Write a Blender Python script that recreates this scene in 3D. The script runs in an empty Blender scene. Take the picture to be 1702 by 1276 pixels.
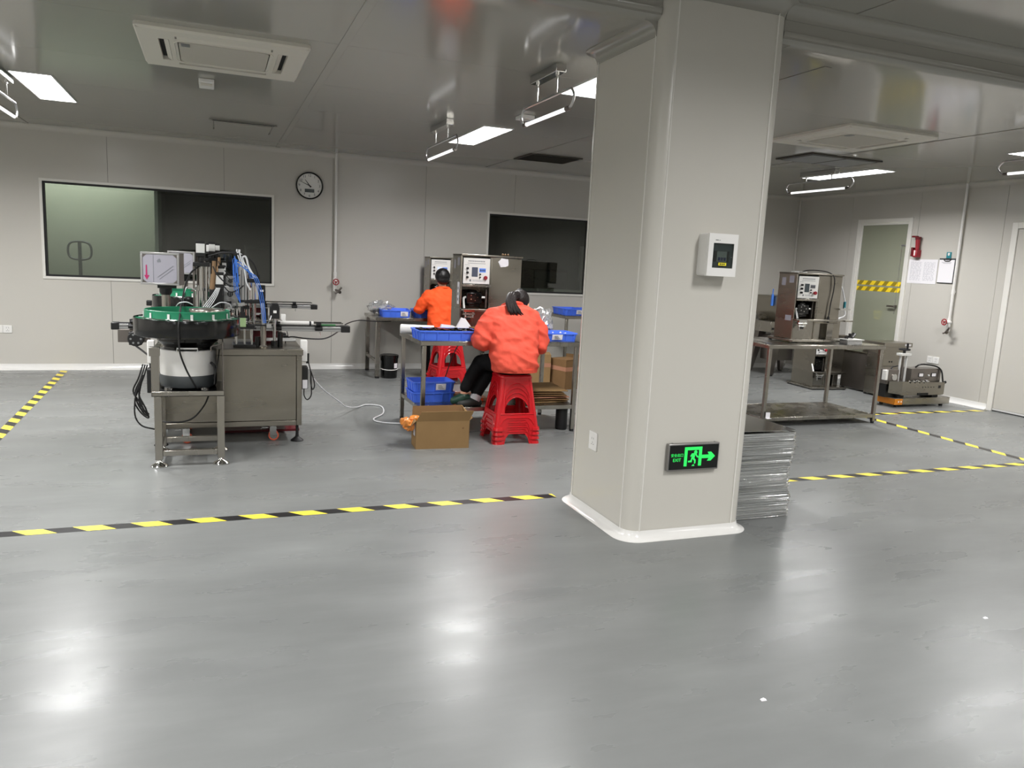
import bpy, bmesh, math, random
from mathutils import Vector, Matrix, noise
random.seed(7)
S = bpy.context.scene
COL = S.collection
PI = math.pi

# ---------------------------------------------------------------- camera, world, exposure
cam_d = bpy.data.cameras.new('camera')
cam_d.sensor_fit = 'HORIZONTAL'; cam_d.sensor_width = 36.0
cam_d.lens = 36.0 * 1278.4 / 1702.0
cam_d.clip_start = 0.05
cam = bpy.data.objects.new('camera', cam_d); COL.objects.link(cam)
yaw, pitch, roll = 0.372584721, -0.156676175, 0.0492866543
fw = Vector((math.sin(yaw)*math.cos(pitch), math.cos(yaw)*math.cos(pitch), math.sin(pitch)))
rt = Vector((math.cos(yaw), -math.sin(yaw), 0)); up = rt.cross(fw)
rt, up = rt*math.cos(roll)+up*math.sin(roll), -rt*math.sin(roll)+up*math.cos(roll)
m3 = Matrix((rt, up, -fw)).transposed()
cam.matrix_world = Matrix.Translation((0, 0, 1.5)) @ m3.to_4x4()
S.camera = cam
w = bpy.data.worlds.new('world'); S.world = w; w.use_nodes = True
w.node_tree.nodes['Background'].inputs[0].default_value = (0.02, 0.02, 0.02, 1)
w.node_tree.nodes['Background'].inputs[1].default_value = 1.0
S.view_settings.view_transform = 'Standard'
S.view_settings.look = 'None'
S.view_settings.gamma = 1.0
S.view_settings.use_curve_mapping = False
S.view_settings.exposure = 0.0
LAMP_W = 70.0          # far row panels
FRONT_W = 64.0         # panels in the higher front ceiling
SPREAD = math.radians(158)
S.cycles.use_denoising = True
S.cycles.max_bounces = 10
S.cycles.diffuse_bounces = 6
S.cycles.glossy_bounces = 5
S.cycles.transparent_max_bounces = 24
S.cycles.sample_clamp_indirect = 6.0
S.cycles.caustics_reflective = False
S.cycles.caustics_refractive = False

# ---------------------------------------------------------------- materials
def lin(c):
    return tuple((v/12.92 if v <= 0.04045 else ((v+0.055)/1.055)**2.4) for v in (x/255.0 for x in c))
def mat(name, rgb, rough=0.5, metal=0.0, spec=0.5, coat=0.0, var=0.0, vscale=3.0, stretch=(1, 1, 1), bump=0.0, bscale=60.0, emit=0.0, rvar=0.0, vdetail=4.0, coat_rough=0.05):
    m = bpy.data.materials.new(name); m.use_nodes = True
    nt = m.node_tree; b = nt.nodes['Principled BSDF']; c = lin(rgb)
    b.inputs['Base Color'].default_value = (*c, 1)
    b.inputs['Roughness'].default_value = rough
    b.inputs['Metallic'].default_value = metal
    b.inputs['Specular IOR Level'].default_value = spec
    b.inputs['Coat Weight'].default_value = coat
    b.inputs['Coat Roughness'].default_value = coat_rough
    if emit:
        b.inputs['Emission Color'].default_value = (*c, 1); b.inputs['Emission Strength'].default_value = emit
    if var or bump or rvar:
        tc = nt.nodes.new('ShaderNodeTexCoord'); mp = nt.nodes.new('ShaderNodeMapping')
        mp.inputs['Scale'].default_value = stretch
        nt.links.new(tc.outputs['Object'], mp.inputs['Vector'])
    if var or rvar:
        n = nt.nodes.new('ShaderNodeTexNoise'); n.inputs['Scale'].default_value = vscale; n.inputs['Detail'].default_value = vdetail
        nt.links.new(mp.outputs[0], n.inputs['Vector'])
        if var:
            r = nt.nodes.new('ShaderNodeValToRGB')
            r.color_ramp.elements[0].position = 0.3; r.color_ramp.elements[1].position = 0.7
            r.color_ramp.elements[0].color = (*(max(0, v*(1-var)) for v in c), 1)
            r.color_ramp.elements[1].color = (*(min(1, v*(1+var)) for v in c), 1)
            nt.links.new(n.outputs['Fac'], r.inputs[0]); nt.links.new(r.outputs[0], b.inputs['Base Color'])
        if rvar:
            mr = nt.nodes.new('ShaderNodeMapRange'); mr.inputs[1].default_value = 0.3; mr.inputs[2].default_value = 0.7
            mr.inputs[3].default_value = max(0.02, rough-rvar); mr.inputs[4].default_value = rough+rvar
            nt.links.new(n.outputs['Fac'], mr.inputs[0]); nt.links.new(mr.outputs[0], b.inputs['Roughness'])
    if bump:
        n2 = nt.nodes.new('ShaderNodeTexNoise'); n2.inputs['Scale'].default_value = bscale; n2.inputs['Detail'].default_value = 3
        nt.links.new(mp.outputs[0], n2.inputs['Vector'])
        bp = nt.nodes.new('ShaderNodeBump'); bp.inputs['Strength'].default_value = bump; bp.inputs['Distance'].default_value = 0.01
        nt.links.new(n2.outputs['Fac'], bp.inputs['Height']); nt.links.new(bp.outputs[0], b.inputs['Normal'])
    return m
def emitter(name, rgb, strength):
    m = bpy.data.materials.new(name); m.use_nodes = True; nt = m.node_tree
    nt.nodes.remove(nt.nodes['Principled BSDF']); e = nt.nodes.new('ShaderNodeEmission')
    e.inputs[0].default_value = (*lin(rgb), 1); e.inputs[1].default_value = strength
    nt.links.new(e.outputs[0], nt.nodes['Material Output'].inputs[0]); return m
def glassy(name, rgb, refl=0.06, rough=0.02, dens=0.0, body=(200, 205, 205)):
    """thin pane: clear transmission tinted by rgb, a Fresnel reflection and, for films, a little body colour"""
    m = bpy.data.materials.new(name); m.use_nodes = True; nt = m.node_tree
    nt.nodes.remove(nt.nodes['Principled BSDF'])
    t = nt.nodes.new('ShaderNodeBsdfTransparent'); t.inputs[0].default_value = (*lin(rgb), 1)
    g = nt.nodes.new('ShaderNodeBsdfGlossy'); g.inputs['Roughness'].default_value = rough; g.inputs[0].default_value = (1, 1, 1, 1)
    lw = nt.nodes.new('ShaderNodeFresnel'); lw.inputs[0].default_value = 1.5
    ml = nt.nodes.new('ShaderNodeMath'); ml.operation = 'MULTIPLY'; ml.inputs[1].default_value = refl/0.04
    nt.links.new(lw.outputs[0], ml.inputs[0]); ml.use_clamp = True
    mx = nt.nodes.new('ShaderNodeMixShader'); nt.links.new(ml.outputs[0], mx.inputs[0])
    src = t
    if dens:
        d = nt.nodes.new('ShaderNodeBsdfDiffuse'); d.inputs[0].default_value = (*lin(body), 1)
        m2 = nt.nodes.new('ShaderNodeMixShader'); m2.inputs[0].default_value = dens
        nt.links.new(t.outputs[0], m2.inputs[1]); nt.links.new(d.outputs[0], m2.inputs[2]); src = m2
    nt.links.new(src.outputs[0], mx.inputs[1]); nt.links.new(g.outputs[0], mx.inputs[2])
    nt.links.new(mx.outputs[0], nt.nodes['Material Output'].inputs[0]); return m

M = {}
M['wall'] = mat('wall_panel', (198, 195, 188), 0.26, spec=0.45, var=0.02, vscale=0.8)
M['ceil'] = mat('ceiling_panel', (156, 154, 147), 0.13, spec=0.6, var=0.015, vscale=0.6)
M['joint'] = mat('joint_dark', (120, 118, 112), 0.6)
M['trimw'] = mat('white_trim', (226, 224, 218), 0.3)
M['column'] = mat('column_panel', (202, 199, 191), 0.26, spec=0.4, var=0.015, vscale=0.8)
M['cove'] = mat('white_cove', (226, 225, 222), 0.15, spec=0.6)
M['white'] = mat('white_plastic', (232, 231, 228), 0.35)
M['whitep'] = mat('white_paper', (236, 234, 238), 0.7)
M['grey'] = mat('grey_plastic', (120, 122, 122), 0.4)
M['black'] = mat('black_plastic', (22, 22, 23), 0.38)
M['rubber'] = mat('black_rubber', (17, 17, 18), 0.6)
M['blackgloss'] = mat('black_gloss', (14, 15, 15), 0.15, spec=0.5)
M['steel'] = mat('stainless_steel', (160, 156, 148), 0.27, metal=1.0, var=0.12, vscale=5, stretch=(1, 1, 0.2), rvar=0.07)
M['steelb'] = mat('brushed_steel_panel', (152, 147, 137), 0.30, metal=1.0, var=0.10, vscale=2.5, stretch=(0.5, 0.5, 2.0), rvar=0.08)
M['steeld'] = mat('dull_steel', (130, 124, 119), 0.34, metal=0.9, var=0.12, vscale=4, rvar=0.06)
M['chrome'] = mat('chrome', (205, 205, 203), 0.1, metal=1.0)
M['alu'] = mat('aluminium_profile', (190, 190, 190), 0.3, metal=0.85)
M['aluw'] = mat('white_aluminium', (222, 222, 220), 0.35, metal=0.2)
M['green'] = mat('green_urethane', (10, 112, 78), 0.42, var=0.15, vscale=6)
M['darkgrey'] = mat('dark_grey_paint', (62, 66, 68), 0.45)
M['red'] = mat('red_stool_plastic', (190, 25, 33), 0.18, spec=0.5, var=0.04, vscale=3)
M['reddark'] = mat('dark_red', (104, 18, 28), 0.4)
M['pipered'] = mat('red_valve', (150, 30, 42), 0.4)
M['orange'] = mat('orange_cloth', (228, 82, 36), 0.75, spec=0.2, var=0.06, vscale=7, bump=0.8, bscale=12)
M['coral'] = mat('coral_cloth', (212, 82, 64), 0.72, spec=0.2, var=0.06, vscale=7, bump=0.8, bscale=12)
M['trouser'] = mat('black_trousers', (14, 14, 16), 0.8, spec=0.2)
M['skin'] = mat('skin', (214, 164, 136), 0.5, spec=0.3)
M['hair'] = mat('dark_hair', (12, 10, 11), 0.4, spec=0.4, bump=0.4, bscale=90)
M['hairb'] = mat('brown_black_hair', (24, 16, 14), 0.48, spec=0.35, bump=0.5, bscale=90)
M['blue'] = mat('blue_tray_plastic', (74, 116, 232), 0.38, var=0.06, vscale=5)
M['card'] = mat('cardboard', (140, 113, 78), 0.85, spec=0.1, var=0.06, vscale=6)
M['cardd'] = mat('cardboard_dark', (118, 91, 62), 0.85, spec=0.1, var=0.07, vscale=6)  # darker brown board, on whole sheets and some box sides
M['cardp'] = mat('cardboard_pinkish', (166, 120, 96), 0.85, spec=0.1, var=0.06, vscale=6)
M['yellow'] = mat('tape_yellow', (244, 222, 72), 0.4)
M['tapeb'] = mat('tape_black', (24, 24, 28), 0.3)
M['doory'] = mat('door_tape_yellow', (250, 216, 40), 0.4)
M['dooro'] = mat('door_tape_olive', (150, 132, 34), 0.4)
M['sign_y'] = mat('label_yellow', (240, 226, 40), 0.5)
M['ink'] = mat('black_ink', (26, 26, 28), 0.6)
M['inkl'] = mat('faint_ink', (178, 178, 186), 0.7)
M['loopc'] = mat('satin_chrome', (190, 190, 190), 0.3, metal=1.0)
M['inkg'] = mat('grey_ink', (120, 122, 128), 0.6)
M['bluehose'] = mat('blue_hose', (66, 118, 206), 0.2)
M['whitehose'] = mat('white_hose', (222, 224, 226), 0.3)
M['brown'] = mat('tan_tube', (132, 104, 74), 0.6)
M['film'] = mat('protective_film', (158, 156, 166), 0.3, spec=0.4)
M['magenta'] = mat('magenta_ink', (170, 30, 92), 0.5)
M['lcd'] = mat('lcd_dark', (70, 78, 82), 0.2)
M['lcdb'] = emitter('lcd_blue', (120, 160, 250), 0.9)
M['lcdg'] = emitter('lcd_grey', (118, 122, 140), 0.55)
M['lcdw'] = emitter('lcd_white', (225, 235, 255), 1.0)
M['exitg'] = emitter('exit_green', (60, 255, 110), 1.1)
M['exitb'] = mat('exit_black', (5, 8, 7), 0.25)
M['frame_al'] = mat('sign_frame', (150, 148, 146), 0.35, metal=0.8)
M['glass'] = glassy('window_glass', (206, 212, 206), refl=0.07)
M['doorglass'] = glassy('frosted_door_glass', (196, 204, 186), refl=0.07, dens=0.62, body=(178, 182, 160))
M['clear'] = glassy('clear_sheet', (235, 240, 238), refl=0.30, rough=0.09, dens=0.5, body=(208, 211, 209))
M['bagclear'] = glassy('clear_bag', (240, 242, 241), refl=0.2, rough=0.1, dens=0.30, body=(236, 236, 236))
M['smoke'] = glassy('smoke_window', (206, 214, 214), refl=0.05)
M['greenwall'] = mat('green_partition', (198, 201, 186), 0.5, var=0.03, vscale=1)
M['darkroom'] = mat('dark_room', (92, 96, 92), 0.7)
M['teal'] = mat('teal_hook', (40, 128, 140), 0.4)
M['orangelabel'] = mat('orange_tape', (214, 130, 20), 0.35, var=0.1, vscale=8)
M['led'] = emitter('led_panel', (255, 254, 252), 10.0)
M['tubew'] = emitter('lamp_tube', (255, 255, 255), 1.3)  # tube taken as unlit; mild glow added for its brightness
M['slot'] = mat('vent_slot', (12, 12, 12), 0.8)
M['acw'] = mat('ac_plastic', (216, 212, 202), 0.45)
M['acg'] = mat('ac_grille', (188, 184, 174), 0.6, bump=0.3, bscale=200)
M['ventd'] = mat('vent_dark', (58, 54, 46), 0.6)
M['orangebag'] = mat('orange_bag', (222, 138, 62), 0.3, spec=0.6)
M['sock'] = mat('grey_sock', (190, 190, 194), 0.8)
M['shoe'] = mat('dark_shoe', (34, 40, 38), 0.6)
M['shoeg'] = mat('green_shoe', (18, 58, 44), 0.5)
M['orangewheel'] = mat('orange_wheel', (232, 106, 74), 0.5)
M['greenlt'] = mat('light_green_block', (150, 176, 128), 0.4)
M['greenstick'] = mat('green_stick', (80, 150, 96), 0.5)

def floor_mat():
    m = mat('floor_epoxy', (146, 149, 147), 0.28, spec=0.29)
    nt = m.node_tree; b = nt.nodes['Principled BSDF']
    tc = nt.nodes.new('ShaderNodeTexCoord')
    def nz(scale, det, stretch=(1, 1, 1), rz=0.0, dist=0.0):
        mp = nt.nodes.new('ShaderNodeMapping'); mp.inputs['Scale'].default_value = stretch; mp.inputs['Rotation'].default_value = (0, 0, rz)
        n = nt.nodes.new('ShaderNodeTexNoise'); n.inputs['Scale'].default_value = scale; n.inputs['Detail'].default_value = det; n.inputs['Distortion'].default_value = dist
        nt.links.new(tc.outputs['Object'], mp.inputs[0]); nt.links.new(mp.outputs[0], n.inputs['Vector']); return n
    def ramp(n, a, c0, bpos, c1):
        r = nt.nodes.new('ShaderNodeValToRGB'); e = r.color_ramp.elements
        e[0].position = a; e[0].color = (c0, c0, c0, 1); e[1].position = bpos; e[1].color = (c1, c1, c1, 1)
        nt.links.new(n.outputs['Fac'], r.inputs[0]); return r
    def mul(a, c):
        x = nt.nodes.new('ShaderNodeMix'); x.data_type = 'RGBA'; x.blend_type = 'MULTIPLY'; x.inputs[0].default_value = 1.0
        nt.links.new(a, x.inputs[6]); nt.links.new(c, x.inputs[7]); return x.outputs[2]
    rgb = nt.nodes.new('ShaderNodeRGB'); rgb.outputs[0].default_value = (*lin((116, 118, 117)), 1)
    big = ramp(nz(0.7, 4), 0.35, 0.95, 0.7, 1.05)
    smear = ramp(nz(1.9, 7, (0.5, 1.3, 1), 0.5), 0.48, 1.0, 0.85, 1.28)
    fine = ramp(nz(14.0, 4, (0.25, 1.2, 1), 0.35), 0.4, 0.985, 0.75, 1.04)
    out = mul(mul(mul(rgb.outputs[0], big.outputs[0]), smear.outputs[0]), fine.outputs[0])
    nt.links.new(out, b.inputs['Base Color'])
    rr = ramp(nz(3.2, 6, (0.5, 1.4, 1), -0.4), 0.25, 0.23, 0.8, 0.37)
    nt.links.new(rr.outputs[0], b.inputs['Roughness'])
    bn = nz(26.0, 4, (0.5, 1.0, 1), 0.3); bp = nt.nodes.new('ShaderNodeBump'); bp.inputs['Strength'].default_value = 0.04; bp.inputs['Distance'].default_value = 0.01
    nt.links.new(bn.outputs['Fac'], bp.inputs['Height']); nt.links.new(bp.outputs[0], b.inputs['Normal'])
    return m
M['floor'] = floor_mat()

# ---------------------------------------------------------------- mesh helpers
def crv(pts, k=6, closed=False):
    """Catmull-Rom through the points"""
    P = [Vector(p) for p in pts]; n = len(P); out = []
    if n < 3: return P
    rng = range(n) if closed else range(n-1)
    for i in rng:
        p0 = P[(i-1) % n] if (closed or i > 0) else P[0]*2-P[1]
        p1 = P[i]; p2 = P[(i+1) % n]
        p3 = P[(i+2) % n] if (closed or i+2 < n) else P[-1]*2-P[-2]
        for j in range(k):
            t = j/k
            out.append(0.5*((2*p1)+(p2-p0)*t+(2*p0-5*p1+4*p2-p3)*t*t+(3*p1-p0-3*p2+p3)*t**3))
    if not closed: out.append(P[-1])
    return out

class MB:
    def __init__(s): s.bm = bmesh.new()
    def faces(s, vs, fs, m=0):
        V = [s.bm.verts.new(v) for v in vs]
        for f in fs:
            try:
                F = s.bm.faces.new([V[i] for i in f]); F.material_index = m
            except ValueError: pass
        return s
    def hexa(s, v, m=0):
        return s.faces(v, [(0, 3, 2, 1), (4, 5, 6, 7), (0, 1, 5, 4), (1, 2, 6, 5), (2, 3, 7, 6), (3, 0, 4, 7)], m)
    def box(s, x0, x1, y0, y1, z0, z1, m=0):
        return s.hexa([(x0, y0, z0), (x1, y0, z0), (x1, y1, z0), (x0, y1, z0), (x0, y0, z1), (x1, y0, z1), (x1, y1, z1), (x0, y1, z1)], m)
    def cbox(s, c, d, m=0, rot=None):
        c = Vector(c); x, y, z = (q/2 for q in d)
        v = [Vector(p) for p in ((-x, -y, -z), (x, -y, -z), (x, y, -z), (-x, y, -z), (-x, -y, z), (x, -y, z), (x, y, z), (-x, y, z))]
        if rot is not None: v = [rot @ p for p in v]
        return s.hexa([c+p for p in v], m)
    def cyl(s, p0, p1, r, r2=None, n=14, m=0):
        p0 = Vector(p0); p1 = Vector(p1); r2 = r if r2 is None else r2
        z = (p1-p0).normalized(); a = Vector((1, 0, 0)) if abs(z.x) < 0.8 else Vector((0, 1, 0))
        x = z.cross(a).normalized(); y = z.cross(x)
        vs = []; 
        for p, q in ((p0, r), (p1, r2)):
            for i in range(n):
                t = 2*PI*i/n; vs.append(p+(x*math.cos(t)+y*math.sin(t))*q)
        fs = [(i, (i+1) % n, n+(i+1) % n, n+i) for i in range(n)]
        fs += [tuple(range(n-1, -1, -1)), tuple(range(n, 2*n))]
        return s.faces(vs, fs, m)
    def tube(s, pts, r, n=8, m=0, closed=False, smooth=0):
        P = crv(pts, smooth, closed) if smooth else [Vector(p) for p in pts]
        N = len(P); rr = r if isinstance(r, (list, tuple)) else [r]*N
        if len(rr) != N: rr = [rr[min(len(rr)-1, int(i/(N-1)*(len(rr)-1)+0.5))] for i in range(N)]
        vs = []; x = None
        for i in range(N):
            a = P[(i-1) % N] if (closed or i > 0) else P[0]
            b = P[(i+1) % N] if (closed or i < N-1) else P[-1]
            z = (b-a)
            z = z.normalized() if z.length > 1e-9 else Vector((0, 0, 1))
            if x is None:
                q = Vector((0, 0, 1)) if abs(z.z) < 0.8 else Vector((1, 0, 0)); x = z.cross(q).normalized()
            x = (x-z*x.dot(z))
            x = x.normalized() if x.length > 1e-6 else z.orthogonal().normalized()
            y = z.cross(x)
            for j in range(n):
                t = 2*PI*j/n; vs.append(P[i]+(x*math.cos(t)+y*math.sin(t))*rr[i])
        fs = []
        for i in range(N if closed else N-1):
            k = (i+1) % N
            for j in range(n): fs.append((i*n+j, i*n+(j+1) % n, k*n+(j+1) % n, k*n+j))
        if not closed: fs += [tuple(range(n-1, -1, -1)), tuple(range((N-1)*n, N*n))]
        return s.faces(vs, fs, m)
    def lathe(s, prof, c=(0, 0, 0), n=32, m=0, rot=None, ring=False):
        c = Vector(c); vs = []; K = len(prof)
        for r, z in prof:
            for i in range(n):
                t = 2*PI*i/n; p = Vector((max(r, 1e-4)*math.cos(t), max(r, 1e-4)*math.sin(t), z))
                if rot is not None: p = rot @ p
                vs.append(c+p)
        fs = []
        for k in range(K-1):
            for i in range(n): fs.append((k*n+i, k*n+(i+1) % n, (k+1)*n+(i+1) % n, (k+1)*n+i))
        if ring: fs += [((K-1)*n+i, (K-1)*n+(i+1) % n, (i+1) % n, i) for i in range(n)]
        else: fs += [tuple(range(n-1, -1, -1)), tuple(range((K-1)*n, K*n))]
        return s.faces(vs, fs, m)
    def loft(s, rings, m=0, cap=True):
        n = len(rings[0]); vs = [v for r in rings for v in r]; fs = []
        for k in range(len(rings)-1):
            for i in range(n): fs.append((k*n+i, k*n+(i+1) % n, (k+1)*n+(i+1) % n, (k+1)*n+i))
        if cap: fs += [tuple(range(n-1, -1, -1)), tuple(range((len(rings)-1)*n, len(rings)*n))]
        return s.faces(vs, fs, m)
    def ball(s, c, r, m=0, n=14, rot=None):
        if not isinstance(r, (list, tuple)): r = (r, r, r)
        c = Vector(c); rings = []; K = n//2+1
        for k in range(K+1):
            a = PI*(0.02+0.96*k/K); ring = []
            for i in range(n):
                t = 2*PI*i/n; p = Vector((r[0]*math.sin(a)*math.cos(t), r[1]*math.sin(a)*math.sin(t), -r[2]*math.cos(a)))
                if rot is not None: p = rot @ p
                ring.append(c+p)
            rings.append(ring)
        return s.loft(rings, m)
    def flat(s, outer, holes, t, xf, m=0):
        """a flat outline with holes, thickness t, mapped by xf(u, v, w)"""
        cu = bpy.data.curves.new('tmp', 'CURVE'); cu.dimensions = '2D'; cu.fill_mode = 'BOTH'; cu.extrude = t/2
        for poly in [outer]+list(holes):
            sp = cu.splines.new('POLY'); sp.points.add(len(poly)-1); sp.use_cyclic_u = True
            for q, (x, y) in zip(sp.points, poly): q.co = (x, y, 0, 1)
        return s._from(cu, xf, m)
    def text(s, body, size, t, xf, m=0, align='CENTER'):
        cu = bpy.data.curves.new('tmp', 'FONT'); cu.body = body; cu.size = size; cu.extrude = t/2; cu.align_x = align; cu.align_y = 'CENTER'
        cu.resolution_u = 3
        return s._from(cu, xf, m)
    def _from(s, cu, xf, m):
        o = bpy.data.objects.new('tmp', cu); me = bpy.data.meshes.new_from_object(o)
        vs = [xf(v.co.x, v.co.y, v.co.z) for v in me.vertices]; fs = [tuple(p.vertices) for p in me.polygons]
        bpy.data.objects.remove(o); bpy.data.curves.remove(cu); bpy.data.meshes.remove(me)
        return s.faces(vs, fs, m)
    def mesh(s, name):
        bmesh.ops.recalc_face_normals(s.bm, faces=s.bm.faces[:])
        me = bpy.data.meshes.new(name); s.bm.to_mesh(me); s.bm.free(); return me
    def build(s, name, mats, parent=None, bev=0.0, smooth=40, loc=None):
        me = s.mesh(name)
        for q in (mats if isinstance(mats, (list, tuple)) else [mats]): me.materials.append(M[q] if isinstance(q, str) else q)
        if smooth:
            me.shade_smooth(); me.set_sharp_from_angle(angle=math.radians(smooth))
        o = bpy.data.objects.new(name, me); COL.objects.link(o)
        if parent is not None: o.parent = parent
        if loc is not None: o.location = loc
        if bev:
            b = o.modifiers.new('bevel', 'BEVEL'); b.width = bev; b.segments = 2; b.limit_method = 'ANGLE'; b.angle_limit = math.radians(50)
        return o
def thing(name, loc, label, cat, group=None, rz=0.0):
    o = bpy.data.objects.new(name, None); o.empty_display_size = 0.1; COL.objects.link(o)
    o.location = loc; o.rotation_euler = (0, 0, rz); o['label'] = label; o['category'] = cat
    if group: o['group'] = group
    return o
def tag(o, label, cat, group=None, kind=None):
    o['label'] = label; o['category'] = cat
    if group: o['group'] = group
    if kind: o['kind'] = kind
    return o
def struct(o, label=None, cat=None):
    o['kind'] = 'structure'
    if label: o['label'] = label
    if cat: o['category'] = cat
    return o
def kids(o): return [c for c in bpy.data.objects if c.parent == o]
def copy_tree(o, parent=None):
    c = o.copy(); COL.objects.link(c)
    if parent is not None: c.parent = parent
    for ch in kids(o): copy_tree(ch, c)
    return c
def put(o, loc, label=None, rz=None, group=None):
    o.location = loc
    if rz is not None: o.rotation_euler = (0, 0, rz)
    if label: o['label'] = label
    if group: o['group'] = group
    return o
def rsq(h, r, z, n=5, cx=0.0, cy=0.0, hy=None):
    """ring of a rounded rectangle"""
    hy = h if hy is None else hy; out = []
    for k, (sx, sy) in enumerate(((1, 1), (-1, 1), (-1, -1), (1, -1))):
        for i in range(n+1):
            a = PI/2*(k+i/n); out.append(Vector((cx+sx*(h-r)+r*math.cos(a), cy+sy*(hy-r)+r*math.sin(a), z)))
    return out
# ================================================================ the room
ZC, ZF = 2.752, 2.94            # far (lower) ceiling, front (higher) ceiling
YB, XR, XL, YF = 10.22, 8.83, -5.2, -4.2
STEP = 3.62
# floor
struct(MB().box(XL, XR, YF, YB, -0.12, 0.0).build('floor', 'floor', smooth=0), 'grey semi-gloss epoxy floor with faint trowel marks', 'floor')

def cut(rect, holes):
    """split a rectangle (u0, u1, v0, v1) around rectangular holes"""
    out = [rect]
    for (a, b, c, d) in holes:
        nx = []
        for (u0, u1, v0, v1) in out:
            a2, b2, c2, d2 = max(a, u0), min(b, u1), max(c, v0), min(d, v1)
            if a2 >= b2 or c2 >= d2: nx.append((u0, u1, v0, v1)); continue
            if c2 > v0: nx.append((u0, u1, v0, c2))
            if d2 < v1: nx.append((u0, u1, d2, v1))
            if a2 > u0: nx.append((u0, a2, c2, d2))
            if b2 < u1: nx.append((b2, u1, c2, d2))
        out = nx
    return out
W1 = (-1.80, 0.675, 1.085, 2.15)
W2 = (3.54, 5.06, 1.085, 2.145)
D1 = (7.985, 8.945, 0.0, 2.36)
D2 = (5.45, 6.56, 0.0, 2.25)
holes_b = [W1, W2]; holes_r = [D1, D2]
# back wall: core plus panels that stand 8 mm proud of it with open joints
cb = MB()
for r in cut((XL, XR+0.1, 0, ZC+0.1), holes_b): cb.box(r[0], r[1], YB+0.008, YB+0.06, r[2], r[3])
wall_b = struct(cb.build('wall_back', 'joint', smooth=0), 'light grey sandwich panel wall with two windows', 'wall')
seams = [XL, -4.95, -3.68, -2.41, -1.136, 0.122, 1.42, 2.634, 3.90, 5.17, 6.44, 7.71, XR]
for a, b in zip(seams[:-1], seams[1:]):
    p = MB()
    for r in cut((a+0.002, b-0.002, 0.0, ZC), holes_b): p.box(r[0], r[1], YB, YB+0.008, r[2], r[3])
    p.build('wall_panel', 'wall', wall_b, smooth=0)
cr = MB()
for r in cut((YF, YB, 0, ZF+0.1), holes_r): cr.box(XR+0.008, XR+0.06, r[0], r[1], r[2], r[3])
wall_r = struct(cr.build('wall_right', 'joint', smooth=0), 'light grey panel wall on the right with two doors', 'wall')
ys = [YF, -2.9, -1.7, -0.5, 0.7, 1.9, 3.1, 4.25, 5.42, 6.68, 7.90, 9.10, YB]
for a, b in zip(ys[:-1], ys[1:]):
    p = MB()
    for r in cut((a+0.002, b-0.002, 0.0, ZF), holes_r): p.box(XR, XR+0.008, r[0], r[1], r[2], r[3])
    p.build('wall_panel', 'wall', wall_r, smooth=0)
struct(MB().box(XL-0.06, XL, YF, YB, 0, ZF+0.1).build('wall_left', 'wall', smooth=0), 'light grey panel wall on the left', 'wall')
struct(MB().box(XL, XR, YF-0.06, YF, 0, ZF+0.1).build('wall_front', 'wall', smooth=0), 'light grey panel wall behind the viewer', 'wall')
# ceilings
cf = struct(MB().box(XL, XR, STEP+0.02, YB, ZC+0.008, ZC+0.09).build('ceiling', 'joint', smooth=0), 'glossy grey-white panel ceiling over the work area', 'ceiling')
xs = [XL, -4.6, -1.92, 0.747, 3.46, 6.05, XR]; yc = [STEP+0.03, 5.0, 6.21, 7.36, 8.48, 9.62, YB]
for a, b in zip(xs[:-1], xs[1:]):
    for c, d in zip(yc[:-1], yc[1:]):
        MB().box(a+0.0015, b-0.0015, c+0.0015, d-0.0015, ZC, ZC+0.008).build('ceiling_panel', 'ceil', cf, smooth=0)
for x in xs[1:-1]:
    MB().box(x-0.028, x+0.028, STEP+0.27, YB-0.05, ZC-0.004, ZC).build('joint_strip', 'ceil', cf, bev=0.0015)
cg = struct(MB().box(XL, XR, YF, STEP+0.02, ZF+0.008, ZF+0.09).build('ceiling', 'joint', smooth=0), 'higher glossy grey-white ceiling nearest the viewer', 'ceiling')
yg = [YF, -2.6, -1.1, 0.5, 2.1, STEP+0.02]
for a, b in zip([XL, -2.0, 0.747, 3.34, 6.05], [-2.0, 0.747, 3.34, 6.05, XR]):
    for c, d in zip(yg[:-1], yg[1:]):
        MB().box(a+0.0015, b-0.0015, c+0.0015, d-0.0015, ZF, ZF+0.008).build('ceiling_panel', 'ceil', cg, smooth=0)
MB().box(3.31, 3.37, YF, STEP-0.07, ZF-0.004, ZF).build('joint_strip', 'ceil', cg, bev=0.0015)
# the step between the ceilings: riser with panels, rounded lower edge, cove along its top
st = MB()
for (a, b) in ((XL, 2.13), (2.895, XR)): st.box(a, b, STEP, STEP+0.03, ZC+0.02, ZF)
step = struct(st.build('trim_1', 'ceil', smooth=0), 'riser stepping down from the front ceiling to the lower far ceiling', 'ceiling step')
for k, (a, b) in enumerate(((XL, 2.13), (2.895, XR))):
    e = []
    for i in range(9):
        t = PI/2*i/8; e.append((STEP+0.055-0.06*math.cos(t), ZC+0.055-0.062*math.sin(t)))
    e += [(STEP+0.245, ZC-0.007), (STEP+0.25, ZC-0.001), (STEP+0.25, ZC+0.02), (STEP+0.03, ZC+0.03), (STEP+0.03, ZC+0.055)]
    MB().loft([[Vector((x, p, q)) for p, q in e] for x in (a, b)]).build('rounded_edge', 'trimc' if 'trimc' in M else 'ceil', step)
    e = [(STEP, ZF-0.075), (STEP-0.006, ZF-0.075)]
    for i in range(9):
        t = PI/2*i/8; e.append((STEP-0.075+0.069*math.cos(t), ZF-0.075+0.069*math.sin(t)))
    e += [(STEP-0.075, ZF), (STEP, ZF)]
    MB().loft([[Vector((x, p, q)) for p, q in e] for x in (a, b)]).build('cove_strip', 'ceil', step)
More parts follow.
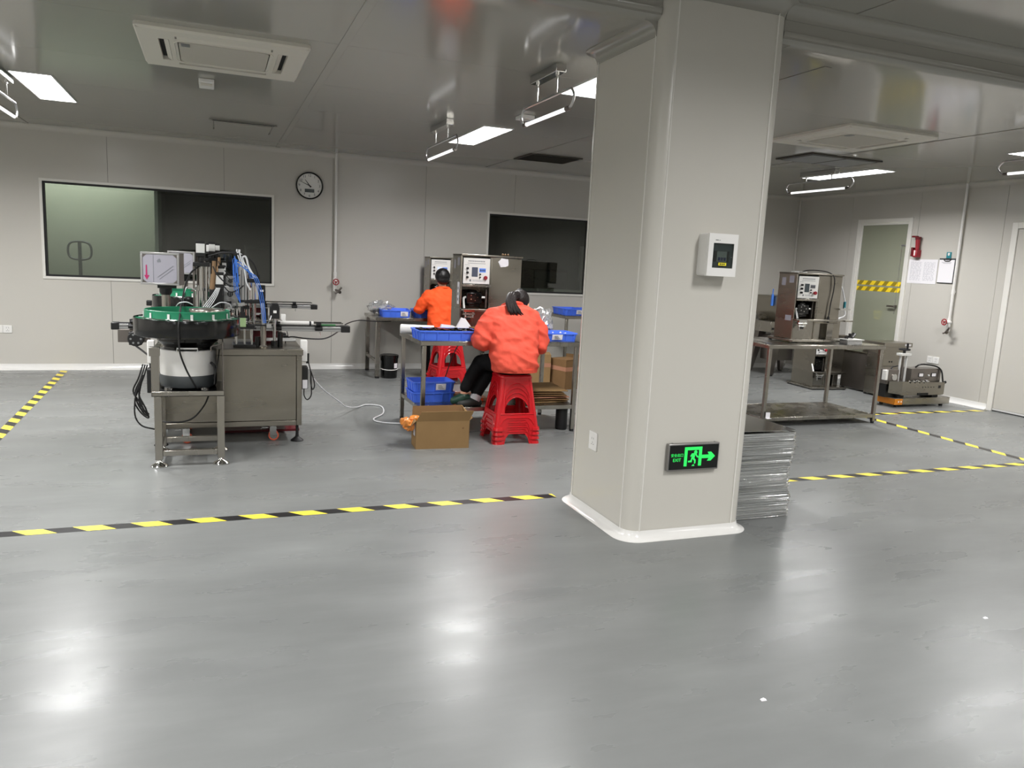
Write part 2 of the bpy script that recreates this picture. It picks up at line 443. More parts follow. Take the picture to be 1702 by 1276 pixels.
# cove where the back and right walls meet the ceiling
def cove(pts, out, name, m, par, h=0.06, zc=ZC):
    """concave strip along a straight wall-ceiling joint; out = direction into the room"""
    pr = [(0, -h), (0.004, -h)]+[(h-(h-0.004)*math.cos(PI/2*i/6), -(h-0.004)*(1-math.sin(PI/2*i/6))-0.0) for i in range(7)]
    pr = [(0, -h), (0.004, -h)]+[(h-(h-0.004)*math.cos(a), -h+(h-0.004)*math.sin(a)) for a in [PI/2*i/6 for i in range(7)]]+[(h, 0), (0, 0)]
    rings = [[Vector(p)+Vector(out)*u+Vector((0, 0, v)) for u, v in pr] for p in pts]
    return MB().loft(rings).build(name, m, par)
t2 = struct(cove([(XL, YB, ZC), (XR, YB, ZC)], (0, -1, 0), 'trim_2', 'wall', None), 'concave strip between back wall and ceiling', 'ceiling trim')
t3 = struct(cove([(XR, STEP+0.25, ZC), (XR, YB, ZC)], (-1, 0, 0), 'trim_3', 'wall', None), 'concave strip between right wall and ceiling', 'ceiling trim')
t4 = MB().cyl((XR-0.012, YB-0.012, 0.06), (XR-0.012, YB-0.012, ZC-0.03), 0.02, n=10).build('trim_4', 'wall')
struct(t4, 'rounded vertical strip in the corner of back and right walls', 'corner trim')
# baseboards
def base_strip(p0, p1, out, name, label):
    pr = [(0, 0.07), (0.006, 0.07), (0.008, 0.05), (0.014, 0.03), (0.028, 0.012), (0.05, 0.003), (0.05, 0), (0, 0)]
    rings = [[Vector(p)+Vector(out)*u+Vector((0, 0, v)) for u, v in pr] for p in (p0, p1)]
    return struct(MB().loft(rings).build(name, 'cove'), label, 'baseboard')
base_strip((XL, YB, 0), (XR-0.04, YB, 0), (0, -1, 0), 'baseboard_back', 'white coved baseboard along the back wall')
br = struct(thing('baseboard_right', (0, 0, 0), 'white coved baseboard along the right wall between the doors', 'baseboard'))
for a, b in ((D1[1], YB-0.04), (D2[1], D1[0]), (YF, D2[0])):
    pr = [(0, 0.07), (0.006, 0.07), (0.008, 0.05), (0.014, 0.03), (0.028, 0.012), (0.05, 0.003), (0.05, 0), (0, 0)]
    MB().loft([[Vector((XR-u, y, v)) for u, v in pr] for y in (a, b)]).build('strip', 'cove', br)

# ---------------------------------------------------------------- windows
def window(name, w, label, mull=None):
    x0, x1, z0, z1 = w
    o = struct(thing(name, ((x0+x1)/2, YB, z0), label, 'window'))
    cx, cz = (x0+x1)/2, z0
    def fr(t, ya, yb, inset):
        b = MB()
        X0, X1, Z0, Z1 = x0-cx+inset, x1-cx-inset, z0-cz+inset, z1-cz-inset
        b.box(X0-t, X1+t, ya, yb, Z1, Z1+t); b.box(X0-t, X1+t, ya, yb, Z0-t, Z0)
        b.box(X0-t, X0, ya, yb, Z0, Z1); b.box(X1, X1+t, ya, yb, Z0, Z1); return b
    fr(0.03, -0.012, 0.03, 0.0).build('frame', 'trimw', o, bev=0.002)
    fr(0.022, 0.006, 0.05, 0.022).build('black_gasket', 'rubber', o)
    MB().box(x0-cx+0.022, x1-cx-0.022, 0.02, 0.026, 0.022, z1-z0-0.022).build('pane', 'glass', o, smooth=0)
    if mull: MB().box(x0-cx+0.022, x1-cx-0.022, 0.03, 0.06, 0.022, 0.06).build('inner_sill', 'alu', o)
    return o
window('window_1', W1, 'wide fixed window with black gasket at left behind the machine')
window('window_2', W2, 'dark fixed window on the back wall partly hidden by the column', True)
# rooms seen through the windows
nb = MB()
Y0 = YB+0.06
nb.box(-0.62, -0.58, Y0, YB+0.8, 0, 2.8)  # end wall added to keep the partition lamp's light off the dark room
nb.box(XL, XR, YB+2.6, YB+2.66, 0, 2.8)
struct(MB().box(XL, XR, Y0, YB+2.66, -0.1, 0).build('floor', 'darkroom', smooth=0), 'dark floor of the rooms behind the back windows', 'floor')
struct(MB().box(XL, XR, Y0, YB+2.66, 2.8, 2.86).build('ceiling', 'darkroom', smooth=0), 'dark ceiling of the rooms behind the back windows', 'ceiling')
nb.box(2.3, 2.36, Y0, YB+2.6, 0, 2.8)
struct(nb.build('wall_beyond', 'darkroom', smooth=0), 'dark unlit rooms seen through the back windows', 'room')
gp = struct(MB().box(-2.6, -0.62, YB+0.72, YB+0.78, 0, 2.7).build('wall_partition', 'greenwall', smooth=0), 'pale green partition seen through the left window', 'partition wall')
MB().box(-0.66, -0.62, YB+0.10, YB+0.16, 0, 2.7).build('edge_strip', 'aluw', gp)
pt = thing('pallet_truck', (-1.52, YB+0.5, 0), 'pallet truck handle standing in front of the pale green partition behind the left window', 'pallet truck')
MB().tube([(-0.035, 0, 1.28), (-0.1, 0, 1.30), (-0.125, 0, 1.36), (-0.115, 0, 1.45), (-0.06, 0, 1.49), (0.06, 0, 1.49), (0.115, 0, 1.45), (0.125, 0, 1.36), (0.1, 0, 1.30), (0.035, 0, 1.28)], 0.013, closed=True, smooth=4).build('handle_loop', 'grey', pt)
MB().cyl((0, 0, 0.3), (0, 0, 1.49), 0.02).build('handle_shaft', 'grey', pt)
MB().box(-0.10, 0.10, -0.06, 0.1, 0.1, 0.32).box(-0.27, -0.1, -0.02, 0.12, 0.06, 0.12).box(0.1, 0.27, -0.02, 0.12, 0.06, 0.12).cyl((-0.06, 0, 0.08), (0.06, 0, 0.08), 0.08).build('truck_base', 'grey', pt)
sc = thing('dark_block', (1.25, YB+1.3, 0), 'dark block for the dark shapes in the unlit room behind the left window', 'cabinet')  # two-tone dark block for the dark shapes in the pane
MB().box(-0.85, -0.1, 0, 0.45, 0, 1.55).build('body', 'darkgrey', sc, bev=0.01); MB().box(-0.82, -0.5, -0.02, 0, 0.1, 1.5).build('door', 'black', sc); MB().box(-0.46, -0.13, -0.02, 0, 0.1, 1.5).build('door', 'darkgrey', sc)
sd = thing('dark_block', (4.75, YB+0.55, 0), 'dark low cabinet in the unlit room behind the right window', 'cabinet')
MB().box(-0.28, 0.28, 0, 0.4, 0, 1.42).build('body', 'black', sd, bev=0.01); MB().box(-0.26, 0.26, -0.02, 0, 0.05, 1.38).build('door', 'darkgrey', sd)
dr = thing('upright_board', (5.03, YB+0.10, 0), 'white upright board standing just inside the right window by the column', 'door edge')  # white board set behind the pane as its pale strip
MB().box(-0.012, 0.03, 0, 0.05, 0, 1.78).build('edge_board', 'white', dr)

# ---------------------------------------------------------------- doors on the right wall
def yz(x):
    return lambda u, v, q: Vector((x-q, u, v))
d1 = struct(thing('door_1', (XR, 8.465, 0), 'white framed glass door with two yellow warning stripes', 'door'))
f = MB(); Y0, Y1, H = -0.48, 0.48, 2.36; t = 0.05
f.box(-0.02, 0.05, Y0, Y0+t, 0, H).box(-0.02, 0.05, Y1-t, Y1, 0, H).box(-0.019, 0.049, Y0+t, Y1-t, H-t, H)
f.build('frame', 'trimw', d1, bev=0.003)
l = MB(); a, b, z0, z1 = Y0+t+0.004, Y1-t-0.004, 0.01, H-t-0.004
l.box(0.0, 0.035, a, a+0.03, z0, z1).box(0.0, 0.035, b-0.03, b, z0, z1).box(0.001, 0.034, a+0.03, b-0.03, z1-0.03, z1).box(0.001, 0.034, a+0.03, b-0.03, z0, z0+0.08)
lf = l.build('door_leaf', 'trimw', d1, bev=0.002)
MB().box(0.012, 0.02, a+0.03, b-0.03, z0+0.08, z1-0.03).build('pane', 'doorglass', lf, smooth=0)
MB().box(0.005, 0.02, a+0.035, a+0.11, 1.98, 2.0).box(0.008, 0.012, a+0.095, a+0.10, 1.05, 1.98).build('glass_joint', 'alu', lf)
hd = MB(); hd.box(-0.03, 0.012, a+0.06, a+0.085, 1.14, 1.17).box(-0.045, -0.03, a+0.06, a+0.19, 1.14, 1.165); hd.build('door_handle', 'steeld', lf, bev=0.003)
for k, zc in enumerate((1.43, 1.345)):
    L = b-a-0.06; w = 0.062
    for j in range(13):
        u0 = -0.07+j*0.075
        pts = [(max(0, min(L, u0)), 0), (max(0, min(L, u0+0.075)), 0), (max(0, min(L, u0+0.075+0.05)), w), (max(0, min(L, u0+0.05)), w)]
        if pts[1][0]-pts[0][0] < 0.004 and pts[2][0]-pts[3][0] < 0.004: continue
        MB().faces([Vector((0.0112, b-0.03-u, zc+v)) for u, v in pts], [(0, 1, 2, 3)]).build('warning_stripe', 'doory' if j % 2 == 0 else 'dooro', lf, smooth=0)
cor = MB(); cor.box(XR+1.0, XR+1.05, 7.0, 10.2, 0, 2.7).box(XR+0.07, XR+1.05, 7.0, 10.2, 2.7, 2.75).box(XR+0.07, XR+1.0, 10.1, 10.15, 0, 2.7).box(XR+0.07, XR+1.0, 7.0, 7.05, 0, 2.7)
struct(MB().box(XR+0.07, XR+1.05, 7.0, 10.2, -0.05, 0).build('floor', 'floor', smooth=0), 'floor of the corridor behind the glass door', 'floor')
struct(cor.build('wall_corridor', 'greenwall', smooth=0), 'pale green corridor wall seen through the glass door', 'wall')
d2 = struct(thing('door_2', (XR, 6.005, 0), 'plain white door at the right edge of the picture', 'door'))
f = MB(); Y0, Y1, H = -0.555, 0.555, 2.25; t = 0.07
f.box(-0.02, 0.05, Y0, Y0+t, 0, H).box(-0.02, 0.05, Y1-t, Y1, 0, H).box(-0.019, 0.049, Y0+t, Y1-t, H-t, H); f.build('frame', 'trimw', d2, bev=0.003)
MB().box(-0.006, 0.035, Y0+t+0.006, Y1-t-0.006, 0.035, H-t-0.006).build('door_leaf', 'wall', d2, bev=0.003)
MB().box(-0.008, 0.03, Y0+t+0.006, Y1-t-0.006, 0.012, 0.034).build('door_sweep', 'aluw', d2)
MB().box(-0.004, 0.04, Y0+t, Y1-t, 0, 0.010).build('threshold', 'rubber', d2)
MB().cyl((-0.05, -0.42, 1.05), (0.0, -0.42, 1.05), 0.012).box(-0.055, -0.04, -0.43, -0.30, 1.04, 1.06).build('door_handle', 'steel', d2)

# ---------------------------------------------------------------- the column
CX0, CX1, CY0, CY1 = 2.13, 2.895, 3.58, 4.37
cx, cy, hx, hy = (CX0+CX1)/2, (CY0+CY1)/2, (CX1-CX0)/2, (CY1-CY0)/2
co = struct(thing('column', (cx, cy, 0), 'square grey panel-clad column with rounded corner strips and white cove base', 'column'))
R = 0.075
MB().loft([rsq(hx-0.012, R-0.012, z, 5, hy=hy-0.012) for z in (0, ZF)]).build('core', 'joint', co, smooth=0)
for nm, bx in (('face_panel', (-hx+R, hx-R, -hy, -hy+0.01)), ('face_panel', (-hx+R, hx-R, hy-0.01, hy)), ('face_panel', (-hx, -hx+0.01, -hy+R, hy-R)), ('face_panel', (hx-0.01, hx, -hy+R, hy-R))):
    MB().box(*bx, 0, ZF).build(nm, 'column', co, smooth=0)
for k, (sx, sy) in enumerate(((1, 1), (-1, 1), (-1, -1), (1, -1))):
    o_, i_ = [], []
    arc = [PI/2*(k+i/10) for i in range(11)]
    for z in (0.0, ZF):
        ring = [Vector((sx*(hx-R)+(R+0.003)*math.cos(a), sy*(hy-R)+(R+0.003)*math.sin(a), z)) for a in arc]
        ring += [Vector((sx*(hx-R)+(R-0.02)*math.cos(a), sy*(hy-R)+(R-0.02)*math.sin(a), z)) for a in reversed(arc)]
        o_.append(ring)
    MB().loft(o_).build('corner_strip', 'column', co, smooth=30)
    bd = MB()
    for a in (arc[0], arc[-1]):
        p_ = (sx*(hx-R)+(R+0.003)*math.cos(a), sy*(hy-R)+(R+0.003)*math.sin(a)); bd.cyl((*p_, 0.04), (*p_, ZF), 0.0045, n=8)
    bd.build('edge_bead', 'trimw', co)
pr = [(0.003, 0.05), (0.006, 0.05), (0.010, 0.032), (0.022, 0.016), (0.040, 0.006), (0.056, 0.002), (0.056, 0.0), (0.0, 0.0)]
rings = []
for u, v in pr:
    rings.append([Vector((p.x, p.y, v)) for p in rsq(hx+u, R+u, 0, 8, hy=hy+u)])
MB().loft(rings, cap=False).build('cove_base', 'cove', co)
# cove at its head: lower ceiling on three sides, higher ceiling in front
pr = [(0.002, -0.075), (0.006, -0.075)]+[(0.075-0.069*math.cos(a), -0.075+0.069*math.sin(a)) for a in [PI/2*i/6 for i in range(7)]]+[(0.075, 0), (0.0, 0)]
def strip(path, z, nm):
    # path: list of (point, outward) pairs
    return MB().loft([[Vector((p[0]+o[0]*u, p[1]+o[1]*u, z+v)) for u, v in pr] for p, o in path]).build(nm, 'ceil', co)
fr_ = [((-hx, STEP+0.02-cy), (-1, 0))]+[((-hx+R+R*math.cos(a), -hy+R+R*math.sin(a)), (math.cos(a), math.sin(a))) for a in [PI+PI/2*i/6 for i in range(7)]]
fr_ += [((hx-R+R*math.cos(a), -hy+R+R*math.sin(a)), (math.cos(a), math.sin(a))) for a in [1.5*PI+PI/2*i/6 for i in range(7)]]+[((hx, STEP+0.02-cy), (1, 0))]
strip(fr_, ZF, 'head_cove')
lf_ = [((-hx, STEP+0.03-cy), (-1, 0)), ((-hx, hy-R), (-1, 0))]+[((-hx+R+R*math.cos(a), hy-R+R*math.sin(a)), (math.cos(a), math.sin(a))) for a in [PI-PI/2*i/6 for i in range(7)]]
lf_ += [((hx-R+R*math.cos(a), hy-R+R*math.sin(a)), (math.cos(a), math.sin(a))) for a in [PI/2-PI/2*i/6 for i in range(7)]]+[((hx, STEP+0.03-cy), (1, 0))]
strip(lf_, ZC, 'head_cove')

# ---------------------------------------------------------------- floor marking tapes
def tape(p0, p1, label, slant=1, width=0.078, period=0.276, phase=0.0, z=0.0012):
    p0 = Vector((*p0, 0)); p1 = Vector((*p1, 0)); d = (p1-p0); L = d.length; d.normalize(); n = Vector((-d.y, d.x, 0))
    b = MB(); hw = width/2; sh = width*slant
    def pt(s, v): return p0+d*min(max(s, 0), L)+n*v+Vector((0, 0, z))
    k = 0; s = -period+phase
    while s < L+period:
        for j in range(2):
            a, e = s+j*period/2, s+(j+1)*period/2
            q = [pt(a, -hw), pt(e, -hw), pt(e-sh, hw), pt(a-sh, hw)]
            if (q[1]-q[0]).length+(q[2]-q[3]).length > 0.002:
                b.faces(q, [(0, 1, 2, 3)], j)
        s += period
    bmesh.ops.remove_doubles(b.bm, verts=b.bm.verts[:], dist=0.0005)
    return tag(b.build('floor_tape', ['yellow', 'tapeb'], smooth=0), label, 'floor tape')
tape((-4.0, 4.41), (2.07, 4.435), 'black and yellow tape across the floor from left edge to the column', phase=0.05)
tape((2.95, 4.425), (6.75, 4.415), 'black and yellow tape across the floor right of the column', phase=0.12)
tape((-1.50, 5.0), (-1.645, 10.15), 'black and yellow tape running to the back wall at far left', slant=-1)
tape((6.655, 4.47), (6.715, 6.50), 'black and yellow tape running from the corner of the bench toward the viewer', slant=1)
tape((6.80, 6.515), (8.76, 6.515), 'black and yellow tape ending at the white door on the right', phase=0.1)
# ================================================================ ceiling fittings
def led(x, y, zc, label, m=LAMP_W, wx=0.28, wy=1.19):
    o = thing('ceiling_light', (x, y, zc), label, 'ceiling light', 'recessed LED panels')
    b = MB(); hx_, hy_ = wx/2, wy/2; t = 0.012
    b.box(-hx_-t, hx_+t, -hy_-t, -hy_, -0.008, 0).box(-hx_-t, hx_+t, hy_, hy_+t, -0.008, 0).box(-hx_-t, -hx_, -hy_, hy_, -0.008, 0).box(hx_, hx_+t, -hy_, hy_, -0.008, 0)
    b.build('frame', 'aluw', o, smooth=0)
    MB().box(-hx_, hx_, -hy_, hy_, -0.005, -0.001).build('diffuser', 'led', o, smooth=0)
    ld = bpy.data.lights.new('panel_light', 'AREA'); ld.shape = 'RECTANGLE'; ld.size = wx; ld.size_y = wy; ld.energy = m; ld.spread = SPREAD; ld.color = (1.0, 0.99, 0.985)
    lo = bpy.data.objects.new('panel_light', ld); COL.objects.link(lo); lo.parent = o; lo.location = (0, 0, -0.007)
    return o
led(-1.30, 7.70, ZC, 'lit white LED panel at far left of the ceiling')
led(2.52, 7.72, ZC, 'lit LED panel in the ceiling above the seated workers')
led(2.54, 4.84, ZC, 'lit LED panel in the ceiling half hidden behind the column')
led(7.19, 7.58, ZC, 'lit LED panel above the right-hand workbench and door')
led(7.19, 4.80, ZC, 'lit LED panel at the right edge near the ceiling step')
led(-1.30, 4.84, ZC, 'lit LED panel out of view above the left foreground')
for x in (-3.9,):
    led(x, 7.7, ZC, 'lit LED panel out of view by the left wall, far row'); led(x, 4.84, ZC, 'lit LED panel out of view by the left wall, near row')
for x, nm in ((-3.9, 'far left'), (-0.6, 'left'), (2.9, 'middle'), (6.6, 'right')):
    for y, rw in ((1.3, 'near the column'), (-1.9, 'behind the viewer')):
        led(x, y, ZF, 'lit LED panel in the higher ceiling %s, %s of its row' % (rw, nm), FRONT_W)
led(XR+0.55, 8.45, 2.70, 'added LED panel out of view that brightens the corridor behind the glass door', 40.0, 0.28, 0.58)  # lamp added out of view to lift the dark door pane
led(-1.6, YB+0.30, 2.78, 'added LED panel out of view that brightens the partition behind the left window', 26.0, 1.6, 0.20)  # lamp added out of view to light the pale green partition

def uv(x, y0, y1, zt, label):
    yc = (y0+y1)/2; L = (y1-y0)/2
    o = thing('hanging_lamp', (x, yc, ZC), label, 'hanging lamp', 'hanging tube lamps on chrome loops')
    zt -= ZC; h = 0.115; r = 0.055
    MB().box(-0.035, 0.035, -L*0.58, L*0.58, -0.055, 0).build('base_box', 'chrome', o, bev=0.004)
    for s in (-1, 1):
        MB().cyl((0, s*L*0.42, -0.05), (0, s*L*0.42, zt+h), 0.007).cyl((0, s*L*0.42, -0.068), (0, s*L*0.42, -0.05), 0.013).build('hanger_rod', 'chrome', o)
    pts = [(0, -L+0.02, zt), (0, -L-0.02, zt+0.012), (0, -L-0.055, zt+h*0.5), (0, -L-0.015, zt+h-0.006), (0, -L+0.05, zt+h)]
    pts += [(0, 0, zt+h)]+[(0, -p[1], p[2]) for p in reversed(pts)]
    MB().tube(pts, 0.0085, 8, smooth=4).build('loop', 'loopc', o)
    for s in (-1, 1): MB().cyl((0, s*(L-0.005), zt), (0, s*(L-0.05), zt), 0.016).build('tube_socket', 'steeld', o)
    MB().cyl((0, -L+0.045, zt), (0, L-0.045, zt), 0.0125, n=12).build('tube', 'tubew', o)
uv(2.05, 4.50, 5.26, 2.455, 'chrome loop tube lamp nearest the column')
uv(2.00, 6.76, 7.74, 2.465, 'chrome loop tube lamp beside the LED panel above the workers')
uv(6.76, 7.06, 8.06, 2.525, 'chrome loop tube lamp over the right-hand workbench')
uv(6.76, 4.20, 5.20, 2.515, 'chrome loop tube lamp cut by the right edge')
uv(-1.50, 6.65, 7.58, 2.468, 'chrome loop tube lamp cut by the left edge')

# cassette air conditioners
def cassette(x, y, label, s=0.965):
    o = thing('air_conditioner', (x, y, ZC), label, 'air conditioner', 'ceiling cassette air conditioners')
    h = s/2; g = 0.27; r0, r1 = 0.315, 0.375; L = 0.28
    sl = [(-L, L, -r1, -r0), (-L, L, r0, r1), (-r1, -r0, -L, L), (r0, r1, -L, L)]
    b = MB()
    for r in cut((-h, h, -h, h), sl+[(-g, g, -g, g)]): b.box(r[0], r[1], r[2], r[3], -0.034, 0)
    b.build('panel', 'acw', o, smooth=0)
    b = MB(); b.loft([rsq(h, 0.03, -0.034, 3), rsq(h+0.012, 0.035, -0.020, 3), rsq(h+0.012, 0.035, 0, 3), rsq(h-0.01, 0.03, 0, 3), rsq(h-0.01, 0.03, -0.033, 3)], cap=False)
    b.build('rim', 'acw', o)
    for a in sl:
        MB().box(a[0], a[1], a[2], a[3], -0.008, -0.002).build('slot', 'slot', o, smooth=0)
    for k, (ax, sg) in enumerate((('x', -1), ('x', 1), ('y', -1), ('y', 1))):
        rot = Matrix.Rotation(0.5*sg, 3, 'X') if ax == 'x' else Matrix.Rotation(-0.5*sg, 3, 'Y')
        c = (0, sg*(r0+0.016), -0.026) if ax == 'x' else (sg*(r0+0.016), 0, -0.026)
        d = (2*L-0.02, 0.032, 0.004) if ax == 'x' else (0.032, 2*L-0.02, 0.004)
        MB().cbox(c, d, rot=rot).build('louver', 'acw', o)
    MB().loft([rsq(g-0.006, 0.05, -0.036, 4), rsq(g-0.006, 0.05, -0.02, 4)]).build('intake_grille', 'acg', o)
    MB().tube([(p.x, p.y, -0.035) for p in rsq(g+0.018, 0.07, 0, 5)], 0.004, 5, closed=True).build('grille_edge', 'acw', o)
    MB().box(-g+0.02, -g+0.07, -g+0.03, -g+0.10, -0.039, -0.034).build('receiver_window', 'grey', o)
    return o
cassette(0.075, 5.60, 'white cassette air conditioner in the ceiling above the left machine')
cassette(5.33, 5.60, 'white cassette air conditioner in the ceiling right of the column')
o = thing('ceiling_sensor', (-0.04, 6.66, ZC), 'small white square box on the ceiling beside the air conditioner', 'ceiling box')
MB().box(-0.055, 0.055, -0.15, 0.0, -0.03, 0).box(-0.055, 0.055, 0.01, 0.16, -0.022, 0).build('box', 'white', o, bev=0.006)
MB().box(-0.04, 0.04, -0.12, -0.04, -0.036, -0.03).build('cover', 'acw', o, bev=0.003)
o = thing('small_ceiling_box', (2.52, 6.45, ZC), 'small white box on the ceiling between the two hanging lamps by the column', 'ceiling box')
MB().box(-0.06, 0.06, -0.08, 0.08, -0.03, 0).build('box', 'white', o, bev=0.006); MB().box(-0.03, 0.03, -0.05, 0.05, -0.036, -0.03).build('cover', 'acw', o)
def diffuser_panel(x0, x1, y0, y1, label, m, frame):
    o = thing('air_vent', ((x0+x1)/2, (y0+y1)/2, ZC), label, 'air vent'); a, c = (x1-x0)/2, (y1-y0)/2
    b = MB(); t = 0.035
    b.box(-a, a, -c, -c+t, -0.012, 0).box(-a, a, c-t, c, -0.012, 0).box(-a, -a+t, -c+t, c-t, -0.012, 0).box(a-t, a, -c+t, c-t, -0.012, 0)
    b.build('frame', frame, o)
    return o, a-t, c-t
o, a, c = diffuser_panel(3.42, 4.08, 8.50, 9.07, 'dark slatted vent in the ceiling near the back wall left of the column', 'ventd', 'ventd')
MB().box(-a, a, -c, c, -0.003, -0.001).build('duct', 'slot', o)
for i in range(12):
    y = -c+(i+0.5)*2*c/12; MB().cbox((0, y, -0.010), (2*a, 0.028, 0.003), rot=Matrix.Rotation(0.6, 3, 'X')).build('slat', 'ventd', o)
o, a, c = diffuser_panel(-0.03, 0.61, 8.46, 9.10, 'white supply air panel flush in the ceiling above the wall clock', 'ceil', 'ceil')
MB().box(-a-0.01, a+0.01, -c-0.05, -c-0.035, -0.014, -0.011).build('gap', 'slot', o); MB().box(-a+0.01, a-0.01, -c+0.01, c-0.01, -0.02, -0.004).build('diffuser_plate', 'ceil', o, bev=0.004)
o, a, c = diffuser_panel(5.70, 6.64, 6.50, 7.06, 'grey return air panel with dark edges in the ceiling right of the column', 'ceil', 'ventd')
MB().box(-a+0.012, a-0.012, -c+0.012, c-0.012, -0.018, -0.002).build('filter_plate', 'grey', o, bev=0.003); MB().box(-0.01, 0.01, -c, c, -0.02, -0.016).build('bar', 'ventd', o)

# ================================================================ back wall fittings
YW = YB
def xz(y):
    return lambda u, v, q: Vector((u, y-q, v))
o = thing('wall_clock', (1.128, YB, 2.325), 'round white wall clock with black rim on the back wall', 'clock')
rotX = Matrix.Rotation(PI/2, 3, 'X')
MB().lathe([(0.150, 0.0), (0.166, 0.0), (0.168, 0.012), (0.168, 0.034), (0.163, 0.042), (0.157, 0.040), (0.155, 0.022), (0.150, 0.02)], n=48, rot=rotX, ring=True).build('rim', 'blackgloss', o)
fc = MB().lathe([(0.001, 0.0), (0.156, 0.0), (0.156, 0.018), (0.001, 0.018)], n=48, rot=rotX).build('face', 'white', o)
nb_ = MB()
for k in range(1, 13):
    t = PI/2-k*PI/6; nb_.text(str(k), 0.042, 0.001, lambda u, v, q, t=t: Vector((u+0.124*math.cos(t), -0.019-q, v+0.124*math.sin(t))))
nb_.build('numerals', 'ink', fc, smooth=0)['kind'] = 'stuff'
hb = MB(); 
for ang, L, wd in ((143+0, 0.09, 0.007), (156.5, 0.13, 0.005)):
    t = math.radians({143: 127, 156.5: 157}[ang]); dx, dz = math.cos(t), math.sin(t)
    hb.faces([Vector((-dx*0.025-dz*wd, -0.024, -dz*0.025+dx*wd)), Vector((-dx*0.025+dz*wd, -0.024, -dz*0.025-dx*wd)), Vector((dx*L+dz*wd*0.4, -0.024, dz*L-dx*wd*0.4)), Vector((dx*L-dz*wd*0.4, -0.024, dz*L+dx*wd*0.4))], [(0, 1, 2, 3)])
hb.cyl((0, -0.018, 0), (0, -0.027, 0), 0.008).build('hands', 'ink', fc, smooth=0)
MB().box(-0.058, 0.058, -0.021, -0.018, -0.082, -0.04).build('date_window', 'lcd', fc)

def air_pipe(loc, dirn, ztop, zbot, label, joint):
    o = thing('wall_pipe', loc, label, 'pipe')
    dx, dy = dirn; off = 0.035
    P = lambda d, s, z: (dx*d-dy*s, dy*d+dx*s, z)
    MB().cyl(P(off, 0, zbot+0.14), P(off, 0, ztop), 0.017, n=12).build('pipe', 'white', o)
    MB().cyl(P(off, 0, joint-0.03), P(off, 0, joint+0.03), 0.022, n=12).cyl(P(0, 0, joint), P(off, 0, joint), 0.01).build('coupling', 'white', o)
    v = MB().cyl(P(off, 0, zbot-0.02), P(off, 0, zbot+0.15), 0.022, n=12).ball(P(off, 0, zbot+0.10), 0.032).cyl(P(off, 0, zbot+0.10), P(off+0.085, 0, zbot+0.10), 0.012)
    v.build('valve_body', 'white', o)
    w_ = MB(); c = Vector(P(off+0.085, 0, zbot+0.10)); ring = []
    for i in range(16):
        t = 2*PI*i/16; ring.append(Vector(P(off+0.085, 0.036*math.cos(t), zbot+0.10+0.036*math.sin(t))))
    w_.tube(ring, 0.0075, 6, closed=True)
    for i in range(3):
        t = 2*PI*i/3+0.4; w_.cyl(c, P(off+0.085, 0.036*math.cos(t), zbot+0.10+0.036*math.sin(t)), 0.005, n=6)
    w_.cyl(P(off+0.075, 0, zbot+0.10), P(off+0.095, 0, zbot+0.10), 0.012); w_.build('valve_wheel', 'pipered', o)
    tp = MB().cyl(P(off, 0, zbot), P(off+0.05, 0.03, zbot-0.015), 0.016).cyl(P(off+0.05, 0.03, zbot-0.015), P(off+0.09, 0.055, zbot-0.03), 0.02)
    tp.cyl(P(off+0.06, 0.035, zbot-0.02), P(off+0.075, 0.075, zbot+0.035), 0.013).cyl(P(off+0.06, 0.035, zbot-0.02), P(off+0.08, -0.005, zbot-0.045), 0.012)
    tp.build('tap', 'steeld', o)
air_pipe((1.455, YB, 0), (0, -1), ZC, 1.04, 'white vertical pipe with red valve wheel on the back wall beside the clock', 1.235)
air_pipe((XR, 7.215, 0), (-1, 0), ZC, 0.915, 'white vertical pipe with red valve wheel on the right wall beside the clipboard', 1.40)

def outlet(loc, label, n, w, h, dirn, group=None):
    """plate(s) with slots; dirn = outward normal in the plan"""
    o = thing('wall_outlet', loc, label, 'wall outlet', group); dx, dy = dirn
    P = lambda s, d, z: Vector((dx*d-dy*s, dy*d+dx*s, z))
    for k in range(n):
        c = (k-(n-1)/2)*(w+0.003)
        MB().hexa([P(c-w/2, 0, -h/2), P(c+w/2, 0, -h/2), P(c+w/2, 0.009, -h/2), P(c-w/2, 0.009, -h/2), P(c-w/2, 0, h/2), P(c+w/2, 0, h/2), P(c+w/2, 0.009, h/2), P(c-w/2, 0.009, h/2)]).build('plate', 'white', o, bev=0.002)
        s = MB()
        for (u, v, a, bb) in ((-0.010, 0.016, 0.003, 0.012), (0.010, 0.016, 0.003, 0.012), (0, -0.008, 0.003, 0.010), (-0.011, -0.020, 0.010, 0.003), (0.011, -0.020, 0.010, 0.003)):
            q = [P(c+u-a/2, 0.0095, v-bb/2), P(c+u+a/2, 0.0095, v-bb/2), P(c+u+a/2, 0.0095, v+bb/2), P(c+u-a/2, 0.0095, v+bb/2)]
            s.faces(q, [(0, 1, 2, 3)])
        s.build('socket_slot', 'ink', o, smooth=0)
outlet((-2.25, YB, 0.470), 'double white wall outlet on the back wall at the left edge', 2, 0.088, 0.086, (0, -1))
outlet((XR, 7.40, 0.50), 'wide white outlet plate low on the right wall above the metal case', 2, 0.088, 0.088, (-1, 0))
outlet((CX0, 4.045, 0.46), 'white wall outlet on the left face of the column', 1, 0.10, 0.112, (-1, 0))

